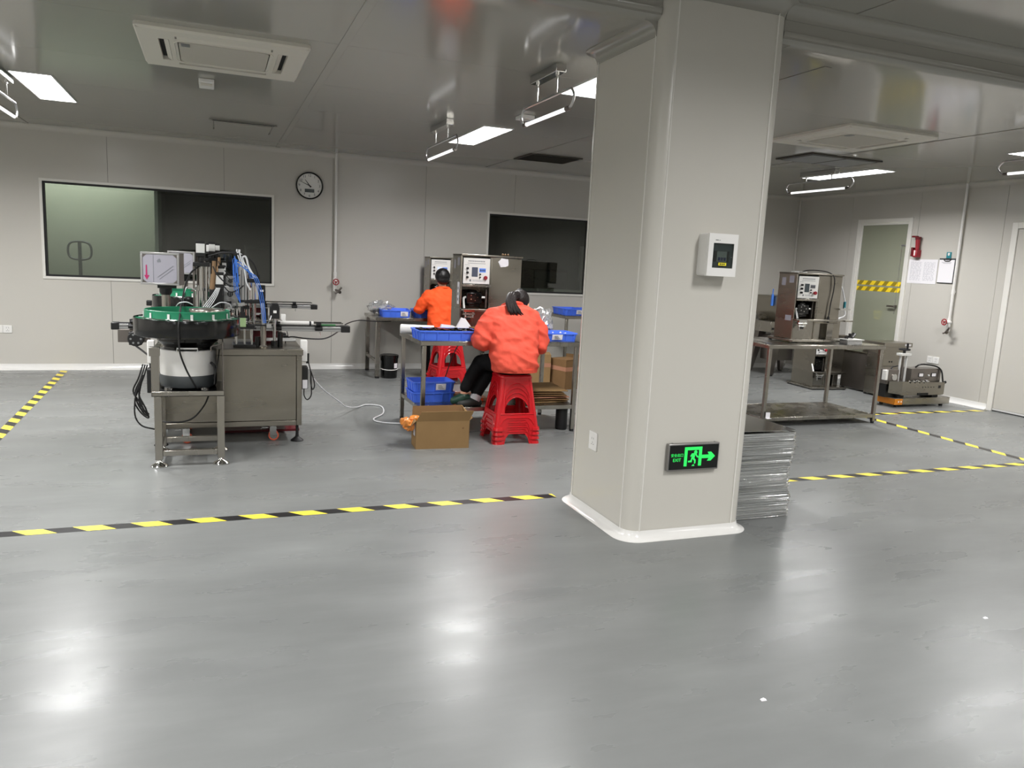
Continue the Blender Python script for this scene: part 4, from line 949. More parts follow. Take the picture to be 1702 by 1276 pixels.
def bowl_feeder():
    o = thing('bowl_feeder', (-0.178, 5.86, 0), 'vibrating bowl feeder with black tray and green bowl on a steel stand, front left', 'bowl feeder', 'bowl feeders')
    sx0, sx1, sy0, sy1 = -0.225, 0.235, -0.26, 0.20
    tz = 0.525
    MB().box(sx0, sx1, sy0, sy1, tz-0.035, tz-0.028).box(sx0, sx1, sy0, sy0+0.006, tz-0.035, tz).box(sx0, sx1, sy1-0.006, sy1, tz-0.035, tz).box(sx0, sx0+0.006, sy0, sy1, tz-0.035, tz).box(sx1-0.006, sx1, sy0, sy1, tz-0.035, tz).build('stand_top', 'steel', o, bev=0.002)
    MB().box(sx0+0.008, sx1-0.008, sy0+0.01, sy1-0.01, tz-0.027, tz-0.004).build('base_mat', 'blackgloss', o)
    for x in (sx0+0.038, sx1-0.025):
        for y in (sy0+0.026, sy1-0.026):
            g = MB().box(x-0.024, x+0.024, y-0.024, y+0.024, 0.05, tz-0.035).build('leg', 'steel', o, bev=0.003)
            MB().lathe([(0.055, 0.0), (0.055, 0.008), (0.045, 0.018), (0.022, 0.03), (0.014, 0.042), (0.013, 0.06)], (x, y, 0), 24).build('foot', 'chrome', g)
    for y in (sy0+0.026, sy1-0.026): MB().box(sx0+0.062, sx1-0.049, y-0.018, y+0.018, 0.075, 0.112).build('crossbar', 'steel', o, bev=0.002)
    MB().box(sx0+0.02, sx0+0.056, sy0+0.05, sy1-0.05, 0.115, 0.150).box(sx1-0.043, sx1-0.007, sy0+0.05, sy1-0.05, 0.115, 0.150).build('side_bar', 'steel', o, bev=0.002)
    # bracket posts beside the drum
    MB().box(sx0+0.0, sx0+0.05, sy0+0.01, sy0+0.05, tz, 0.77).build('bracket_post', 'steel', o, bev=0.002)
    MB().box(sx0-0.01, sx0+0.056, sy0+0.005, sy0+0.056, 0.765, 0.825).build('bracket_head', 'steel', o, bev=0.002)
    MB().faces([(sx1-0.012, sy0+0.02, tz), (sx1-0.005, sy0+0.02, tz), (sx1-0.005, sy0+0.02, 0.86), (sx1-0.012, sy0+0.02, 0.86), (sx1-0.012, sy1-0.05, tz), (sx1-0.005, sy1-0.05, tz), (sx1-0.005, sy1-0.05, 0.86), (sx1-0.012, sy1-0.05, 0.86)], [(0, 1, 2, 3), (4, 5, 6, 7), (0, 1, 5, 4), (1, 2, 6, 5), (2, 3, 7, 6), (3, 0, 4, 7)]).tube([(sx1-0.01, sy0+0.02, 0.86), (sx1-0.04, sy0+0.02, 0.845), (sx1-0.08, sy0+0.03, 0.83), (sx1-0.085, sy0+0.03, 0.80)], 0.005, 6, smooth=4).build('side_plate', 'steeld', o)
    MB().lathe([(0.165, tz), (0.182, tz+0.008), (0.188, tz+0.03), (0.19, tz+0.08), (0.186, tz+0.09)], n=40).build('drive_base', 'darkgrey', o)
    for t in (0.5, 2.2, 3.9, 5.4): MB().lathe([(0.035, tz-0.004), (0.035, tz+0.006), (0.015, tz+0.014)], (0.165*math.cos(t), 0.165*math.sin(t), 0), 14).build('mount_foot', 'chrome', o)
    MB().lathe([(0.17, 0.612), (0.184, 0.614), (0.186, 0.63), (0.186, 0.785), (0.184, 0.79), (0.15, 0.792)], n=48).build('drum', 'white', o)
    MB().lathe([(0.16, 0.79), (0.16, 0.81), (0.20, 0.85), (0.20, 0.87), (0.16, 0.885)], n=40).box(-0.06, 0.07, -0.205, -0.17, 0.80, 0.806).build('neck', 'blackgloss', o)
    MB().tube([(-0.065, -0.205, 0.785), (-0.065, -0.21, 0.812), (0.065, -0.21, 0.812), (0.065, -0.205, 0.785)], 0.006, 6).build('drum_handle', 'aluw', o)
    MB().lathe([(0.02, 0.884), (0.325, 0.884), (0.342, 0.890), (0.347, 0.905), (0.347, 1.005), (0.345, 1.010), (0.341, 1.008), (0.340, 0.998), (0.30, 0.965), (0.02, 0.962)], n=64).build('outer_tray', 'blackgloss', o)
    MB().lathe([(0.02, 0.967), (0.300, 0.967), (0.338, 0.998), (0.336, 1.0), (0.30, 0.985), (0.28, 0.98), (0.277, 0.985), (0.277, 1.062), (0.273, 1.064), (0.269, 1.060), (0.265, 1.00), (0.02, 0.99)], n=64).build('inner_bowl', 'green', o)
    MB().tube([(0.288*math.cos(t), 0.288*math.sin(t), 1.008) for t in [2*PI*i/48 for i in range(48)]], 0.005, 6, closed=True).build('guide_wire', 'chrome', o)
    for k in range(12):
        t = 2*PI*k/12+0.12; c, s = math.cos(t), math.sin(t); rr = Matrix.Rotation(t, 3, 'Z')
        MB().cbox((0.281*c, 0.281*s, 1.03), (0.004, 0.016, 0.034), rot=rr).cbox((0.295*c, 0.295*s, 1.012), (0.03, 0.014, 0.004), rot=rr).build('clip', 'aluw', o)
    MB().cbox((0.02, -0.315, 1.006), (0.075, 0.035, 0.004)).cbox((0.0, -0.295, 1.012), (0.04, 0.02, 0.012)).cbox((-0.27, -0.17, 1.005), (0.03, 0.06, 0.004), rot=Matrix.Rotation(0.7, 3, 'Z')).build('chute_plate', 'chrome', o)
    MB().lathe([(0.02, 0.99), (0.118, 0.99), (0.122, 1.06), (0.118, 1.068), (0.06, 1.074), (0.01, 1.076)], (0.13, 0.02, 0), 36).build('centre_cap', 'steel', o)
    MB().tube([(-0.035, -0.22, 1.10), (-0.04, -0.30, 1.03), (-0.046, -0.35, 0.99), (-0.045, -0.352, 0.90), (-0.04, -0.35, 0.80), (-0.005, -0.30, 0.68), (0.03, -0.27, 0.60), (0.055, -0.22, 0.54)], 0.006, 6, smooth=6).build('bowl_lead', 'rubber', o)
    MB().tube([(0.055, -0.22, 0.54), (0.12, -0.1, 0.53)], 0.006, 6).tube([(0.14, -0.05, 0.48), (0.10, -0.02, 0.38), (0.03, 0.0, 0.29), (-0.05, 0.02, 0.255), (-0.15, 0.05, 0.25), (-0.2, 0.1, 0.25)], 0.006, 6, smooth=5).tube([(0.16, -0.17, 0.70), (0.175, -0.17, 0.69), (0.178, -0.17, 0.64), (0.17, -0.19, 0.56)], 0.005, 6, smooth=5).tube([(0.205, -0.15, 0.80), (0.19, -0.2, 0.70), (0.17, -0.2, 0.60)], 0.005, 6, smooth=4).cyl((0.152, -0.115, 0.70), (0.165, -0.19, 0.70), 0.010).build('stand_lead', 'rubber', o)
    return o
bf = bowl_feeder()
bf2 = copy_tree(bf); put(bf2, (-0.235, 8.47, 0), 'vibrating bowl feeder at the farther capping machine, behind the front one')
o = thing('white_tube', (0.62, 6.51, 0.906), 'long white tube lying on the near conveyor of the capping machine', 'tube')
MB().cyl((-0.14, 0, 0.017), (0.14, 0, 0.017), 0.0165, n=16).build('roll', 'white', o); MB().cyl((0.105, -0.0, 0.017), (0.12, -0.0, 0.017), 0.0168, n=16).build('end_band', 'ink', o)
o = thing('green_stick', (0.865, 6.52, 0.904), 'thin green stick lying on the near conveyor beyond the white tube', 'stick')
MB().box(-0.075, 0.075, -0.008, 0.008, 0, 0.012).build('stick', 'greenstick', o, bev=0.002)
rm = thing('red_board', (0.36, 6.72, 0), 'dark red board lying on the floor under the capping machine', 'board')
MB().box(-0.30, 0.30, -0.12, 0.10, 0.0, 0.018).build('board', 'reddark', rm)
# leads
tag(MB().tube([(0.735, 6.30, 0.50), (0.85, 6.55, 0.36), (1.05, 7.0, 0.17), (1.15, 7.2, 0.08), (1.30, 7.5, 0.014), (1.42, 7.65, 0.008), (1.55, 7.55, 0.008), (1.50, 7.2, 0.008), (1.36, 6.95, 0.008), (1.40, 6.80, 0.008), (1.56, 6.72, 0.008), (1.8, 6.66, 0.008)], 0.0065, 8, smooth=8).build('power_cord', 'whitehose'), 'thin white cord running along the floor from the machine to the near bench', 'cord')
tag(MB().tube([(0.555, 6.60, 0.79), (0.60, 6.60, 0.80), (0.72, 6.62, 0.785), (0.88, 6.75, 0.772), (1.05, 7.2, 0.78), (1.25, 7.9, 0.80), (1.5, 8.6, 0.78), (1.8, 9.2, 0.72), (2.05, 9.5, 0.70)], 0.006, 6, smooth=6).box(0.53, 0.565, 6.58, 6.62, 0.775, 0.81).cyl((0.545, 6.6, 0.745), (0.545, 6.6, 0.78), 0.004).build('power_cord', 'rubber'), 'black cord hanging from the machine top across to the rear bench', 'cord')
# ================================================================ benches, trays, stools
def bench(loc, w, d, h, shelf, label, m='steel', leg=0.035, rails=()):
    o = thing('steel_bench', loc, label, 'workbench')
    hw, hd = w/2, d/2
    MB().box(-hw, hw, -hd, hd, h-0.006, h).box(-hw, hw, -hd, -hd+0.012, h-0.04, h-0.006).box(-hw, hw, hd-0.012, hd, h-0.04, h-0.006).box(-hw, -hw+0.012, -hd+0.012, hd-0.012, h-0.04, h-0.006).box(hw-0.012, hw, -hd+0.012, hd-0.012, h-0.04, h-0.006).build('tabletop', m, o, bev=0.002)
    for x in (-hw+0.015, hw-0.015-leg):
        for y in (-hd+0.015, hd-0.015-leg):
            g = MB().box(x, x+leg, y, y+leg, 0.02, h-0.04).build('leg', m, o, bev=0.003)
            MB().cyl((x+leg/2, y+leg/2, 0), (x+leg/2, y+leg/2, 0.022), leg*0.55, n=12).build('foot', 'rubber', g)
    if shelf:
        MB().box(-hw+0.03, hw-0.03, -hd+0.03, hd-0.03, shelf-0.006, shelf).box(-hw+0.02, hw-0.02, -hd+0.018, -hd+0.03, shelf-0.035, shelf).box(-hw+0.02, hw-0.02, hd-0.03, hd-0.018, shelf-0.035, shelf).box(-hw+0.018, -hw+0.03, -hd+0.03, hd-0.03, shelf-0.035, shelf).box(hw-0.03, hw-0.018, -hd+0.03, hd-0.03, shelf-0.035, shelf).build('shelf', m, o, bev=0.002)
    for z in rails:
        for x in (-hw+0.02, hw-0.045): MB().box(x, x+0.025, -hd+0.05, hd-0.05, z, z+0.03).build('side_rail', m, o)
    return o
bench((2.337, 6.61, 0), 1.475, 0.82, 0.82, 0.245, 'near steel bench in front of the coral-jacketed worker, with a loaded lower shelf')
bench((2.67, 9.74, 0), 1.68, 0.76, 0.757, 0, 'rear steel bench against the back wall behind the orange-jacketed worker', rails=(0.20,), leg=0.05)
bench((4.92, 9.42, 0), 1.36, 0.72, 0.85, 0, 'steel bench by the dark window, mostly hidden behind the column', rails=(0.15,))
bench((5.80, 6.45, 0), 1.50, 0.76, 0.83, 0.095, 'right-hand steel bench carrying a filling machine, with a low empty shelf')

def tray(loc, w, d, h, label, rz=0.0, content=None, paper=None, m='blue', group=None):
    o = thing('blue_tray', loc, label, 'tray', group, rz=rz)
    hw, hd, t, k = w/2, d/2, 0.004, 0.012
    rings = [rsq(hw-k, 0.02, 0, 3, hy=hd-k), rsq(hw-0.002, 0.022, h-0.012, 3, hy=hd-0.002), rsq(hw+0.006, 0.024, h-0.012, 3, hy=hd+0.006), rsq(hw+0.006, 0.024, h, 3, hy=hd+0.006), rsq(hw-t, 0.02, h, 3, hy=hd-t), rsq(hw-k-t, 0.018, t, 3, hy=hd-k-t)]
    MB().loft(rings).build('tub', m, o)
    for n, L, ax in ((5, w, 0), (3, d, 1)):
        for j in range(n):
            u = -L/2+L*(j+0.5)/n if n > 1 else 0
            for s in (-1, 1):
                b = MB()
                if ax == 0: b.hexa([(u-0.004, s*(hd-k), 0), (u+0.004, s*(hd-k), 0), (u+0.004, s*(hd-k+0.005), 0), (u-0.004, s*(hd-k+0.005), 0), (u-0.004, s*(hd-0.003), h-0.012), (u+0.004, s*(hd-0.003), h-0.012), (u+0.004, s*(hd+0.005), h-0.012), (u-0.004, s*(hd+0.005), h-0.012)])
                else: b.hexa([(s*(hw-k), u-0.004, 0), (s*(hw-k), u+0.004, 0), (s*(hw-k+0.005), u+0.004, 0), (s*(hw-k+0.005), u-0.004, 0), (s*(hw-0.003), u-0.004, h-0.012), (s*(hw-0.003), u+0.004, h-0.012), (s*(hw+0.005), u+0.004, h-0.012), (s*(hw+0.005), u-0.004, h-0.012)])
                b.build('rib', m, o)
    if paper is not None:
        u, pw = paper
        MB().hexa([(u-pw, -hd+0.004, h*0.18), (u+pw, -hd+0.004, h*0.18), (u+pw, -hd+0.006, h*0.18), (u-pw, -hd+0.006, h*0.18), (u-pw, -hd-0.007, h*0.82), (u+pw, -hd-0.007, h*0.82), (u+pw, -hd-0.003, h*0.82), (u-pw, -hd-0.003, h*0.82)]).build('paper_label', 'whitep', o, smooth=0)
        pl = MB()
        for j in range(3): pl.box(u-pw*0.6, u+pw*(0.1+0.2*j), -hd-0.0085, -hd-0.006, h*(0.62-0.14*j), h*(0.62-0.14*j)+0.004)
        pl.build('label_print', 'inkg', o, smooth=0)['kind'] = 'stuff'
    if content:
        b = MB(); random.seed(int(w*1000)); nx, ny = int((w-0.05)/0.034), int((d-0.05)/0.034)
        for i in range(nx):
            for j in range(ny):
                x, y = -w/2+0.04+i*0.034, -d/2+0.04+j*0.034; zz = h-0.002+random.uniform(-0.004, 0.012)
                b.cyl((x, y, 0.02), (x, y, zz), 0.0145, n=8)
        b.build('black_caps', 'blackgloss', o)['kind'] = 'stuff'
    return o
tray((1.845, 6.36, 0.82), 0.53, 0.30, 0.085, 'blue tray filled with black caps at the front left of the near bench', content=True)
tray((2.88, 6.40, 0.82), 0.36, 0.28, 0.075, 'blue tray with white parts at the right end of the near bench', paper=(-0.02, 0.05))
tray((2.12, 9.62, 0.757), 0.36, 0.44, 0.09, 'empty blue tray with a white label at the left end of the rear bench', paper=(0.10, 0.045), rz=-0.12)
tray((2.50, 9.62, 0.757), 0.30, 0.44, 0.09, 'blue tray of black caps beside the orange-jacketed worker on the rear bench', content=True, rz=-0.12)
tray((4.44, 9.40, 0.85), 0.30, 0.44, 0.085, 'blue tray on the bench below the dark window left of the column', paper=(0.06, 0.05))
tray((4.80, 9.36, 0.85), 0.34, 0.44, 0.085, 'blue tray on the bench below the dark window, hidden behind the column')
tray((1.80, 6.62, 0.245), 0.38, 0.28, 0.09, 'lower blue tray of the pair stacked on the shelf of the near bench')
tray((1.80, 6.62, 0.337), 0.38, 0.28, 0.09, 'upper blue tray with white label on the shelf of the near bench', paper=(0.06, 0.045))

def stool_proto():
    o = thing('plastic_stool', (0, 0, 0), '', 'stool')
    H, wb, wt, r, t = 0.46, 0.196, 0.130, 0.030, 0.0022
    half = lambda v: wb+(wt-wb)*v/H
    sl = (wb-wt)/H
    win = [(-0.112, 0.140), (0.112, 0.140)]+[(0.112*math.cos(a)*(1-0.10*math.sin(a)), 0.27+0.118*math.sin(a)) for a in [PI*i/16 for i in range(17)]]
    foot = 0.075
    def outline():
        a0, a1 = half(0)-r, half(H)-r
        p = [(-a0, 0), (-a0+foot-r+0.01, 0), (-a0+foot-r+0.022, 0.05), (-a0+foot-r+0.05, 0.085), (a0-foot+r-0.05, 0.085), (a0-foot+r-0.022, 0.05), (a0-foot+r-0.01, 0), (a0, 0), (a1, H-0.02), (-a1, H-0.02)]
        return p
    for k in range(4):
        R_ = Matrix.Rotation(k*PI/2, 3, 'Z')
        X = lambda u, v, q, R_=R_: R_ @ Vector((u, -(half(v))-q, v))
        b = MB(); b.flat(outline(), [win], t*2, X)
        b.tube([X(u, v, 0.0015) for u, v in win], 0.0042, 5, closed=True)
        b.tube([X(-half(0.13)+0.03, 0.137, 0.003), X(half(0.13)-0.03, 0.137, 0.003)], 0.005, 5)
        for i in range(1):
            f_ = 0.105
            b.tube([X(-0.150, 0.045, 0.003), X(-0.125+0.01*i, f_-0.02, 0.003), X(-0.095+0.01*i, f_, 0.003), X(0.095-0.01*i, f_, 0.003), X(0.125-0.01*i, f_-0.02, 0.003), X(0.150, 0.045, 0.003)], 0.0045, 5)
        for s in (-1, 1):
            u0, u1 = s*(half(0)-r), s*(half(0)-foot+0.012)
            b.hexa([X(u0, 0, 0), X(u1, 0, 0), X(u1, 0, 0.011), X(u0, 0, 0.011), X(u0, 0.024, 0), X(u1, 0.024, 0), X(u1, 0.024, 0.009), X(u0, 0.024, 0.009)])
        b.build('side_panel', 'red', o, smooth=35)
        c = MB(); rings = []
        for z, e in ((0.0, 0.011), (0.024, 0.009), (0.025, 0), (H-0.02, 0)):
            h_ = half(z); ring = []
            arc = [PI/2*i/6 for i in range(7)]
            ring += [R_ @ Vector((h_-r+(r+t+e)*math.cos(a), h_-r+(r+t+e)*math.sin(a), z)) for a in arc]
            ring += [R_ @ Vector((h_-r+(r-t)*math.cos(a), h_-r+(r-t)*math.sin(a), z)) for a in reversed(arc)]
            rings.append(ring)
        c.loft(rings).build('leg', 'red', o, smooth=35)
    rings = [rsq(half(H-0.03)+0.004, r, H-0.032, 5), rsq(half(H-0.02)+0.007, r, H-0.026, 5), rsq(wt+0.005, r, H-0.008, 5), rsq(wt-0.002, r-0.004, H, 5), rsq(wt-0.022, r-0.008, H, 5), rsq(wt-0.028, r-0.01, H-0.004, 5), rsq(0.03, 0.02, H-0.004, 5), rsq(0.03, 0.02, H-0.008, 5), rsq(wt-0.03, r-0.01, H-0.009, 5), rsq(half(H-0.03)-0.003, r-0.004, H-0.032, 5)]
    MB().loft(rings, cap=False).faces([p for p in rsq(0.03, 0.02, H-0.0045, 5)], [tuple(range(24))]).build('seat', 'red', o)
    return o
proto = stool_proto(); used = [False]
def stools(x, y, rz, n, names, group):
    for k in range(n):
        if not used[0]: s = proto; used[0] = True
        else: s = copy_tree(proto)
        put(s, (x, y, 0.0385*k), names[k], rz, group)
stools(2.352, 6.03, -0.02, 4, ['red stool at the bottom of the near stack under the coral-jacketed worker', 'second red stool up in the near stack of four', 'third red stool up in the near stack of four', 'top red stool of the near stack, sat on by the coral-jacketed worker'], 'near stack of red stools')
stools(2.66, 9.02, 0.12, 3, ['red stool at the bottom of the far stack under the orange-jacketed worker', 'middle red stool of the far stack of three', 'top red stool of the far stack, sat on by the orange-jacketed worker'], 'far stack of red stools')

# ================================================================ people
def remesh(name, mb, voxel, m, parent, smooth_it=6, amp=0.0, seed=0, hold=None, mats=None, pick=None):
    me = mb.mesh('tmp'); o = bpy.data.objects.new('tmp', me); COL.objects.link(o)
    md = o.modifiers.new('r', 'REMESH'); md.mode = 'VOXEL'; md.voxel_size = voxel
    bpy.context.view_layer.update()
    ev = o.evaluated_get(bpy.context.evaluated_depsgraph_get())
    nm = bpy.data.meshes.new_from_object(ev); bpy.data.objects.remove(o); bpy.data.meshes.remove(me)
    b = bmesh.new(); b.from_mesh(nm)
    for _ in range(smooth_it): bmesh.ops.smooth_vert(b, verts=b.verts[:], factor=0.5, use_axis_x=True, use_axis_y=True, use_axis_z=True)
    if amp:
        b.normal_update()
        for v in b.verts:
            p = v.co
            a = noise.noise(Vector((p.x*9, p.y*9, p.z*16+seed)))+0.6*noise.noise(Vector((p.x*22+p.z*9, p.y*20, p.z*26+seed*3)))
            rid = 1-abs(noise.noise(Vector((p.x*6+seed, p.y*6, p.z*11+p.x*5))))*2.2
            v.co = p+v.normal*amp*(a*0.6+rid*0.8)
    if pick:
        for f in b.faces: f.material_index = pick(f.calc_center_median())
    b.to_mesh(nm); b.free(); nm.name = name; nm.materials.clear()
    for q in (mats or [m]): nm.materials.append(M[q])
    nm.shade_smooth()
    ob = bpy.data.objects.new(name, nm); COL.objects.link(ob); ob.parent = parent
    return ob
def limb(b, pts, m=0, n=14):
    for (p, r), (q, s) in zip(pts[:-1], pts[1:]): b.cyl(p, q, r, s, n=n)
    for p, r in pts: b.ball(p, r*1.0, n=12)
def ring(c, rx, ry, tilt=0.0, n=28, sq=2.4):
    out = []
    for i in range(n):
        a = 2*PI*i/n; ca, sa = math.cos(a), math.sin(a)
        x = rx*math.copysign(abs(ca)**(2/sq), ca); y = ry*math.copysign(abs(sa)**(2/sq), sa)
        out.append(Vector((c[0]+x, c[1]+y*math.cos(tilt), c[2]-y*math.sin(tilt))))
    return out
def hand(b, wrist, d, side, curl=0.5, s=1.0):
    """palm, four unequal bent fingers, thumb from the side of the palm; d = pointing direction"""
    W_ = Vector(wrist); d = Vector(d).normalized(); upv = Vector((0, 0, 1)); lat = d.cross(upv).normalized()*side; dn = lat.cross(d).normalized()
    if dn.z > 0: dn = -dn
    for k in range(4):
        o_ = lat*((k-1.5)*0.019*s)
        limb(b, [(W_+o_*0.6, 0.013*s), (W_+o_+d*0.075*s, 0.0105*s)], n=8)
        L = (0.066, 0.076, 0.072, 0.056)[k]*s; p0 = W_+o_+d*0.075*s
        p1 = p0+(d*math.cos(curl*0.6)+dn*math.sin(curl*0.6))*L*0.42; p2 = p1+(d*math.cos(curl*1.4)+dn*math.sin(curl*1.4))*L*0.33; p3 = p2+(d*math.cos(curl*2.0)+dn*math.sin(curl*2.0))*L*0.25
        limb(b, [(p0, 0.0095*s), (p1, 0.0088*s), (p2, 0.008*s), (p3, 0.007*s)], n=8)
    q = W_-lat*0.028*s+d*0.025*s
    limb(b, [(q, 0.013*s), (q-lat*0.022*s+d*0.030*s+dn*0.01*s, 0.0105*s), (q-lat*0.020*s+d*0.060*s+dn*0.022*s, 0.0085*s)], n=8)
def head(b, c, fwd, upv, s=1.0):
    """skull, jaw, nose, brow, lips, ears"""
    c = Vector(c); f = Vector(fwd).normalized(); u = Vector(upv); u = (u-f*u.dot(f)).normalized(); l = f.cross(u)
    R_ = Matrix((l, f, u)).transposed()
    P = lambda x, y, z: c+R_ @ Vector((x, y, z))*s
    b.ball(P(0, -0.01, 0.025), (0.075*s, 0.092*s, 0.085*s), n=18, rot=R_); b.ball(P(0, 0.025, -0.035), (0.056*s, 0.062*s, 0.072*s), n=16, rot=R_)
    b.ball(P(0, 0.055, -0.088), (0.026*s, 0.02*s, 0.018*s), n=10, rot=R_)
    limb(b, [(P(0, 0.082, 0.012), 0.009*s), (P(0, 0.100, -0.022), 0.013*s)], n=8)
    b.ball(P(0, 0.083, -0.056), (0.022*s, 0.009*s, 0.009*s), n=10, rot=R_)
    for e in (-1, 1):
        b.ball(P(e*0.076, -0.008, -0.008), (0.009*s, 0.02*s, 0.032*s), n=10, rot=R_)
        b.ball(P(e*0.032, 0.068, 0.022), (0.02*s, 0.012*s, 0.008*s), n=8, rot=R_)
    return P, R_
def eyes(parent, P, R_, s=1.0):
    for e in (-1, 1):
        k = MB().ball(P(e*0.030, 0.075, 0.004), 0.011*s, n=10); k.ball(P(e*0.030, 0.0835, 0.004), 0.0055*s, m=1, n=8)
        k.build('eye', ['white', 'ink'], parent)
# ---- the coral-jacketed worker on the near stack
pw = thing('person', (2.36, 5.98, 0), 'person with a ponytail in a coral-red jacket and black trousers, bent over the near bench', 'person', 'seated workers')
b = MB()
P, R_ = head(b, (0.125, 0.285, 1.140), (0.30, 0.80, -0.62), (0.12, 0.5, 0.85), 0.98)
limb(b, [((0.02, 0.20, 1.08), 0.052), ((0.08, 0.245, 1.115), 0.05)])
b.loft([ring(c, rx, ry) for c, rx, ry in (((-0.01, 0.0, 0.60), 0.155, 0.10), ((-0.01, 0.02, 0.70), 0.165, 0.105), ((-0.005, 0.09, 0.9), 0.17, 0.10), ((0.0, 0.16, 1.04), 0.165, 0.085), ((0.015, 0.20, 1.09), 0.07, 0.06))])
limb(b, [((-0.17, 0.17, 1.04), 0.045), ((-0.255, 0.10, 0.84), 0.038), ((-0.18, 0.40, 0.90), 0.027)]); limb(b, [((0.19, 0.17, 1.03), 0.045), ((0.25, 0.10, 0.81), 0.038), ((0.17, 0.40, 0.90), 0.027)])
hand(b, (-0.18, 0.40, 0.90), (0.35, 1, -0.15), 1, 0.6); hand(b, (0.17, 0.40, 0.90), (-0.35, 1, -0.15), -1, 0.6)
LL = [((-0.09, 0.02, 0.655), 0.07), ((-0.19, 0.36, 0.625), 0.052), ((-0.345, 0.31, 0.37), 0.034)]
LR = [((0.08, 0.02, 0.655), 0.07), ((-0.03, 0.40, 0.615), 0.052), ((-0.25, 0.30, 0.315), 0.034)]
limb(b, LL); limb(b, LR)
limb(b, [((-0.34, 0.31, 0.335), 0.032), ((-0.425, 0.30, 0.30), 0.024)]); limb(b, [((-0.245, 0.30, 0.29), 0.032), ((-0.375, 0.28, 0.275), 0.024)])
body = remesh('body', b, 0.0075, 'skin', pw, 3)
eyes(pw, P, R_, 0.98)
b = MB()
b.loft([ring(c, rx, ry, tl) for c, rx, ry, tl in (((-0.012, -0.02, 0.605), 0.188, 0.138, 0.0), ((-0.012, -0.012, 0.66), 0.200, 0.147, 0.0), ((-0.012, 0.015, 0.75), 0.205, 0.148, 0.15), ((-0.008, 0.06, 0.87), 0.212, 0.142, 0.3), ((0.0, 0.115, 0.98), 0.222, 0.128, 0.4), ((0.005, 0.155, 1.06), 0.205, 0.105, 0.5), ((0.015, 0.185, 1.105), 0.135, 0.085, 0.5), ((0.03, 0.20, 1.125), 0.085, 0.072, 0.5))])
limb(b, [((-0.155, 0.15, 1.03), 0.088), ((-0.235, 0.12, 0.93), 0.090), ((-0.262, 0.10, 0.84), 0.084), ((-0.25, 0.20, 0.84), 0.078), ((-0.205, 0.33, 0.875), 0.056)])
limb(b, [((0.175, 0.15, 1.02), 0.088), ((0.235, 0.12, 0.92), 0.088), ((0.255, 0.10, 0.80), 0.080), ((0.245, 0.20, 0.82), 0.076), ((0.195, 0.33, 0.870), 0.056)])
jk = remesh('jacket', b, 0.009, 'coral', pw, 4, amp=0.015, seed=3.1)
MB().loft([ring((-0.012, -0.02, z), 0.191+e, 0.141+e) for z, e in ((0.598, -0.012), (0.598, 0.0), (0.628, 0.004), (0.630, -0.012))], cap=False).build('hem', 'coral', jk)
MB().tube([Vector((0.022+0.088*math.cos(a), 0.198+0.07*math.sin(a), 1.128-0.035*math.sin(a))) for a in [2*PI*i/20 for i in range(20)]], 0.016, 8, closed=True).build('collar', 'coral', jk)
b = MB()
b.loft([ring(c, rx, ry) for c, rx, ry in (((-0.01, 0.0, 0.585), 0.15, 0.11), ((-0.01, 0.0, 0.60), 0.175, 0.13), ((-0.01, 0.0, 0.66), 0.175, 0.128), ((-0.01, 0.01, 0.70), 0.16, 0.11))])
limb(b, [((-0.09, 0.03, 0.65), 0.085), ((-0.14, 0.19, 0.645), 0.080), ((-0.19, 0.36, 0.622), 0.066), ((-0.275, 0.335, 0.50), 0.058), ((-0.335, 0.31, 0.405), 0.050)])
limb(b, [((0.08, 0.03, 0.65), 0.085), ((0.02, 0.21, 0.64), 0.080), ((-0.03, 0.40, 0.612), 0.066), ((-0.15, 0.345, 0.47), 0.058), ((-0.235, 0.305, 0.350), 0.050)])
remesh('trousers', b, 0.010, 'trouser', pw, 5, amp=0.003, seed=8)
for nm, a_, t_, m_ in (('shoe', (-0.345, 0.31, 0.325), (-0.44, 0.30, 0.295), 'shoeg'), ('shoe', (-0.245, 0.30, 0.285), (-0.39, 0.28, 0.27), 'shoe')):
    b = MB(); limb(b, [(a_, 0.043), ((a_[0]*0.5+t_[0]*0.5, a_[1]*0.5+t_[1]*0.5, a_[2]*0.5+t_[2]*0.5-0.004), 0.041), (t_, 0.034)])
    b.ball((a_[0]+0.03, a_[1], a_[2]-0.012), 0.036); s_ = remesh(nm, b, 0.008, m_, pw, 3)
MB().cyl((-0.252, 0.30, 0.30), (-0.230, 0.303, 0.345), 0.050, 0.050).build('sock', 'sock', pw)
hb = MB(); Q = P
hb.ball(Q(0, -0.022, 0.035), (0.085, 0.098, 0.088), n=20, rot=R_)
hr = hb.build('hair', 'hairb', pw)
t = MB()
for k in range(9):
    a = k*2*PI/9; e = Vector((0.016*math.cos(a), 0.012*math.sin(a), 0.012*math.sin(a)))
    t.tube([Q(0, -0.07, 0.075)+e*0.5, Vector((0.055, 0.205, 1.222))+e*1.2, Vector((-0.005, 0.145, 1.215))+e*1.6, Vector((-0.035, 0.085, 1.165))+e*2.0, Vector((-0.03+0.02*math.cos(a), 0.035, 1.115))+e*1.5, Vector((0.0+0.055*math.cos(a), 0.02, 1.07+0.018*math.sin(a)))], [0.016, 0.018, 0.018, 0.017, 0.014, 0.006], 7, smooth=4)
t.build('ponytail', 'hairb', hr)
MB().tube([Q(0.03*math.cos(a), -0.088, 0.075+0.03*math.sin(a)) for a in [2*PI*i/12 for i in range(12)]], 0.007, 6, closed=True).build('hair_tie', 'rubber', hr)
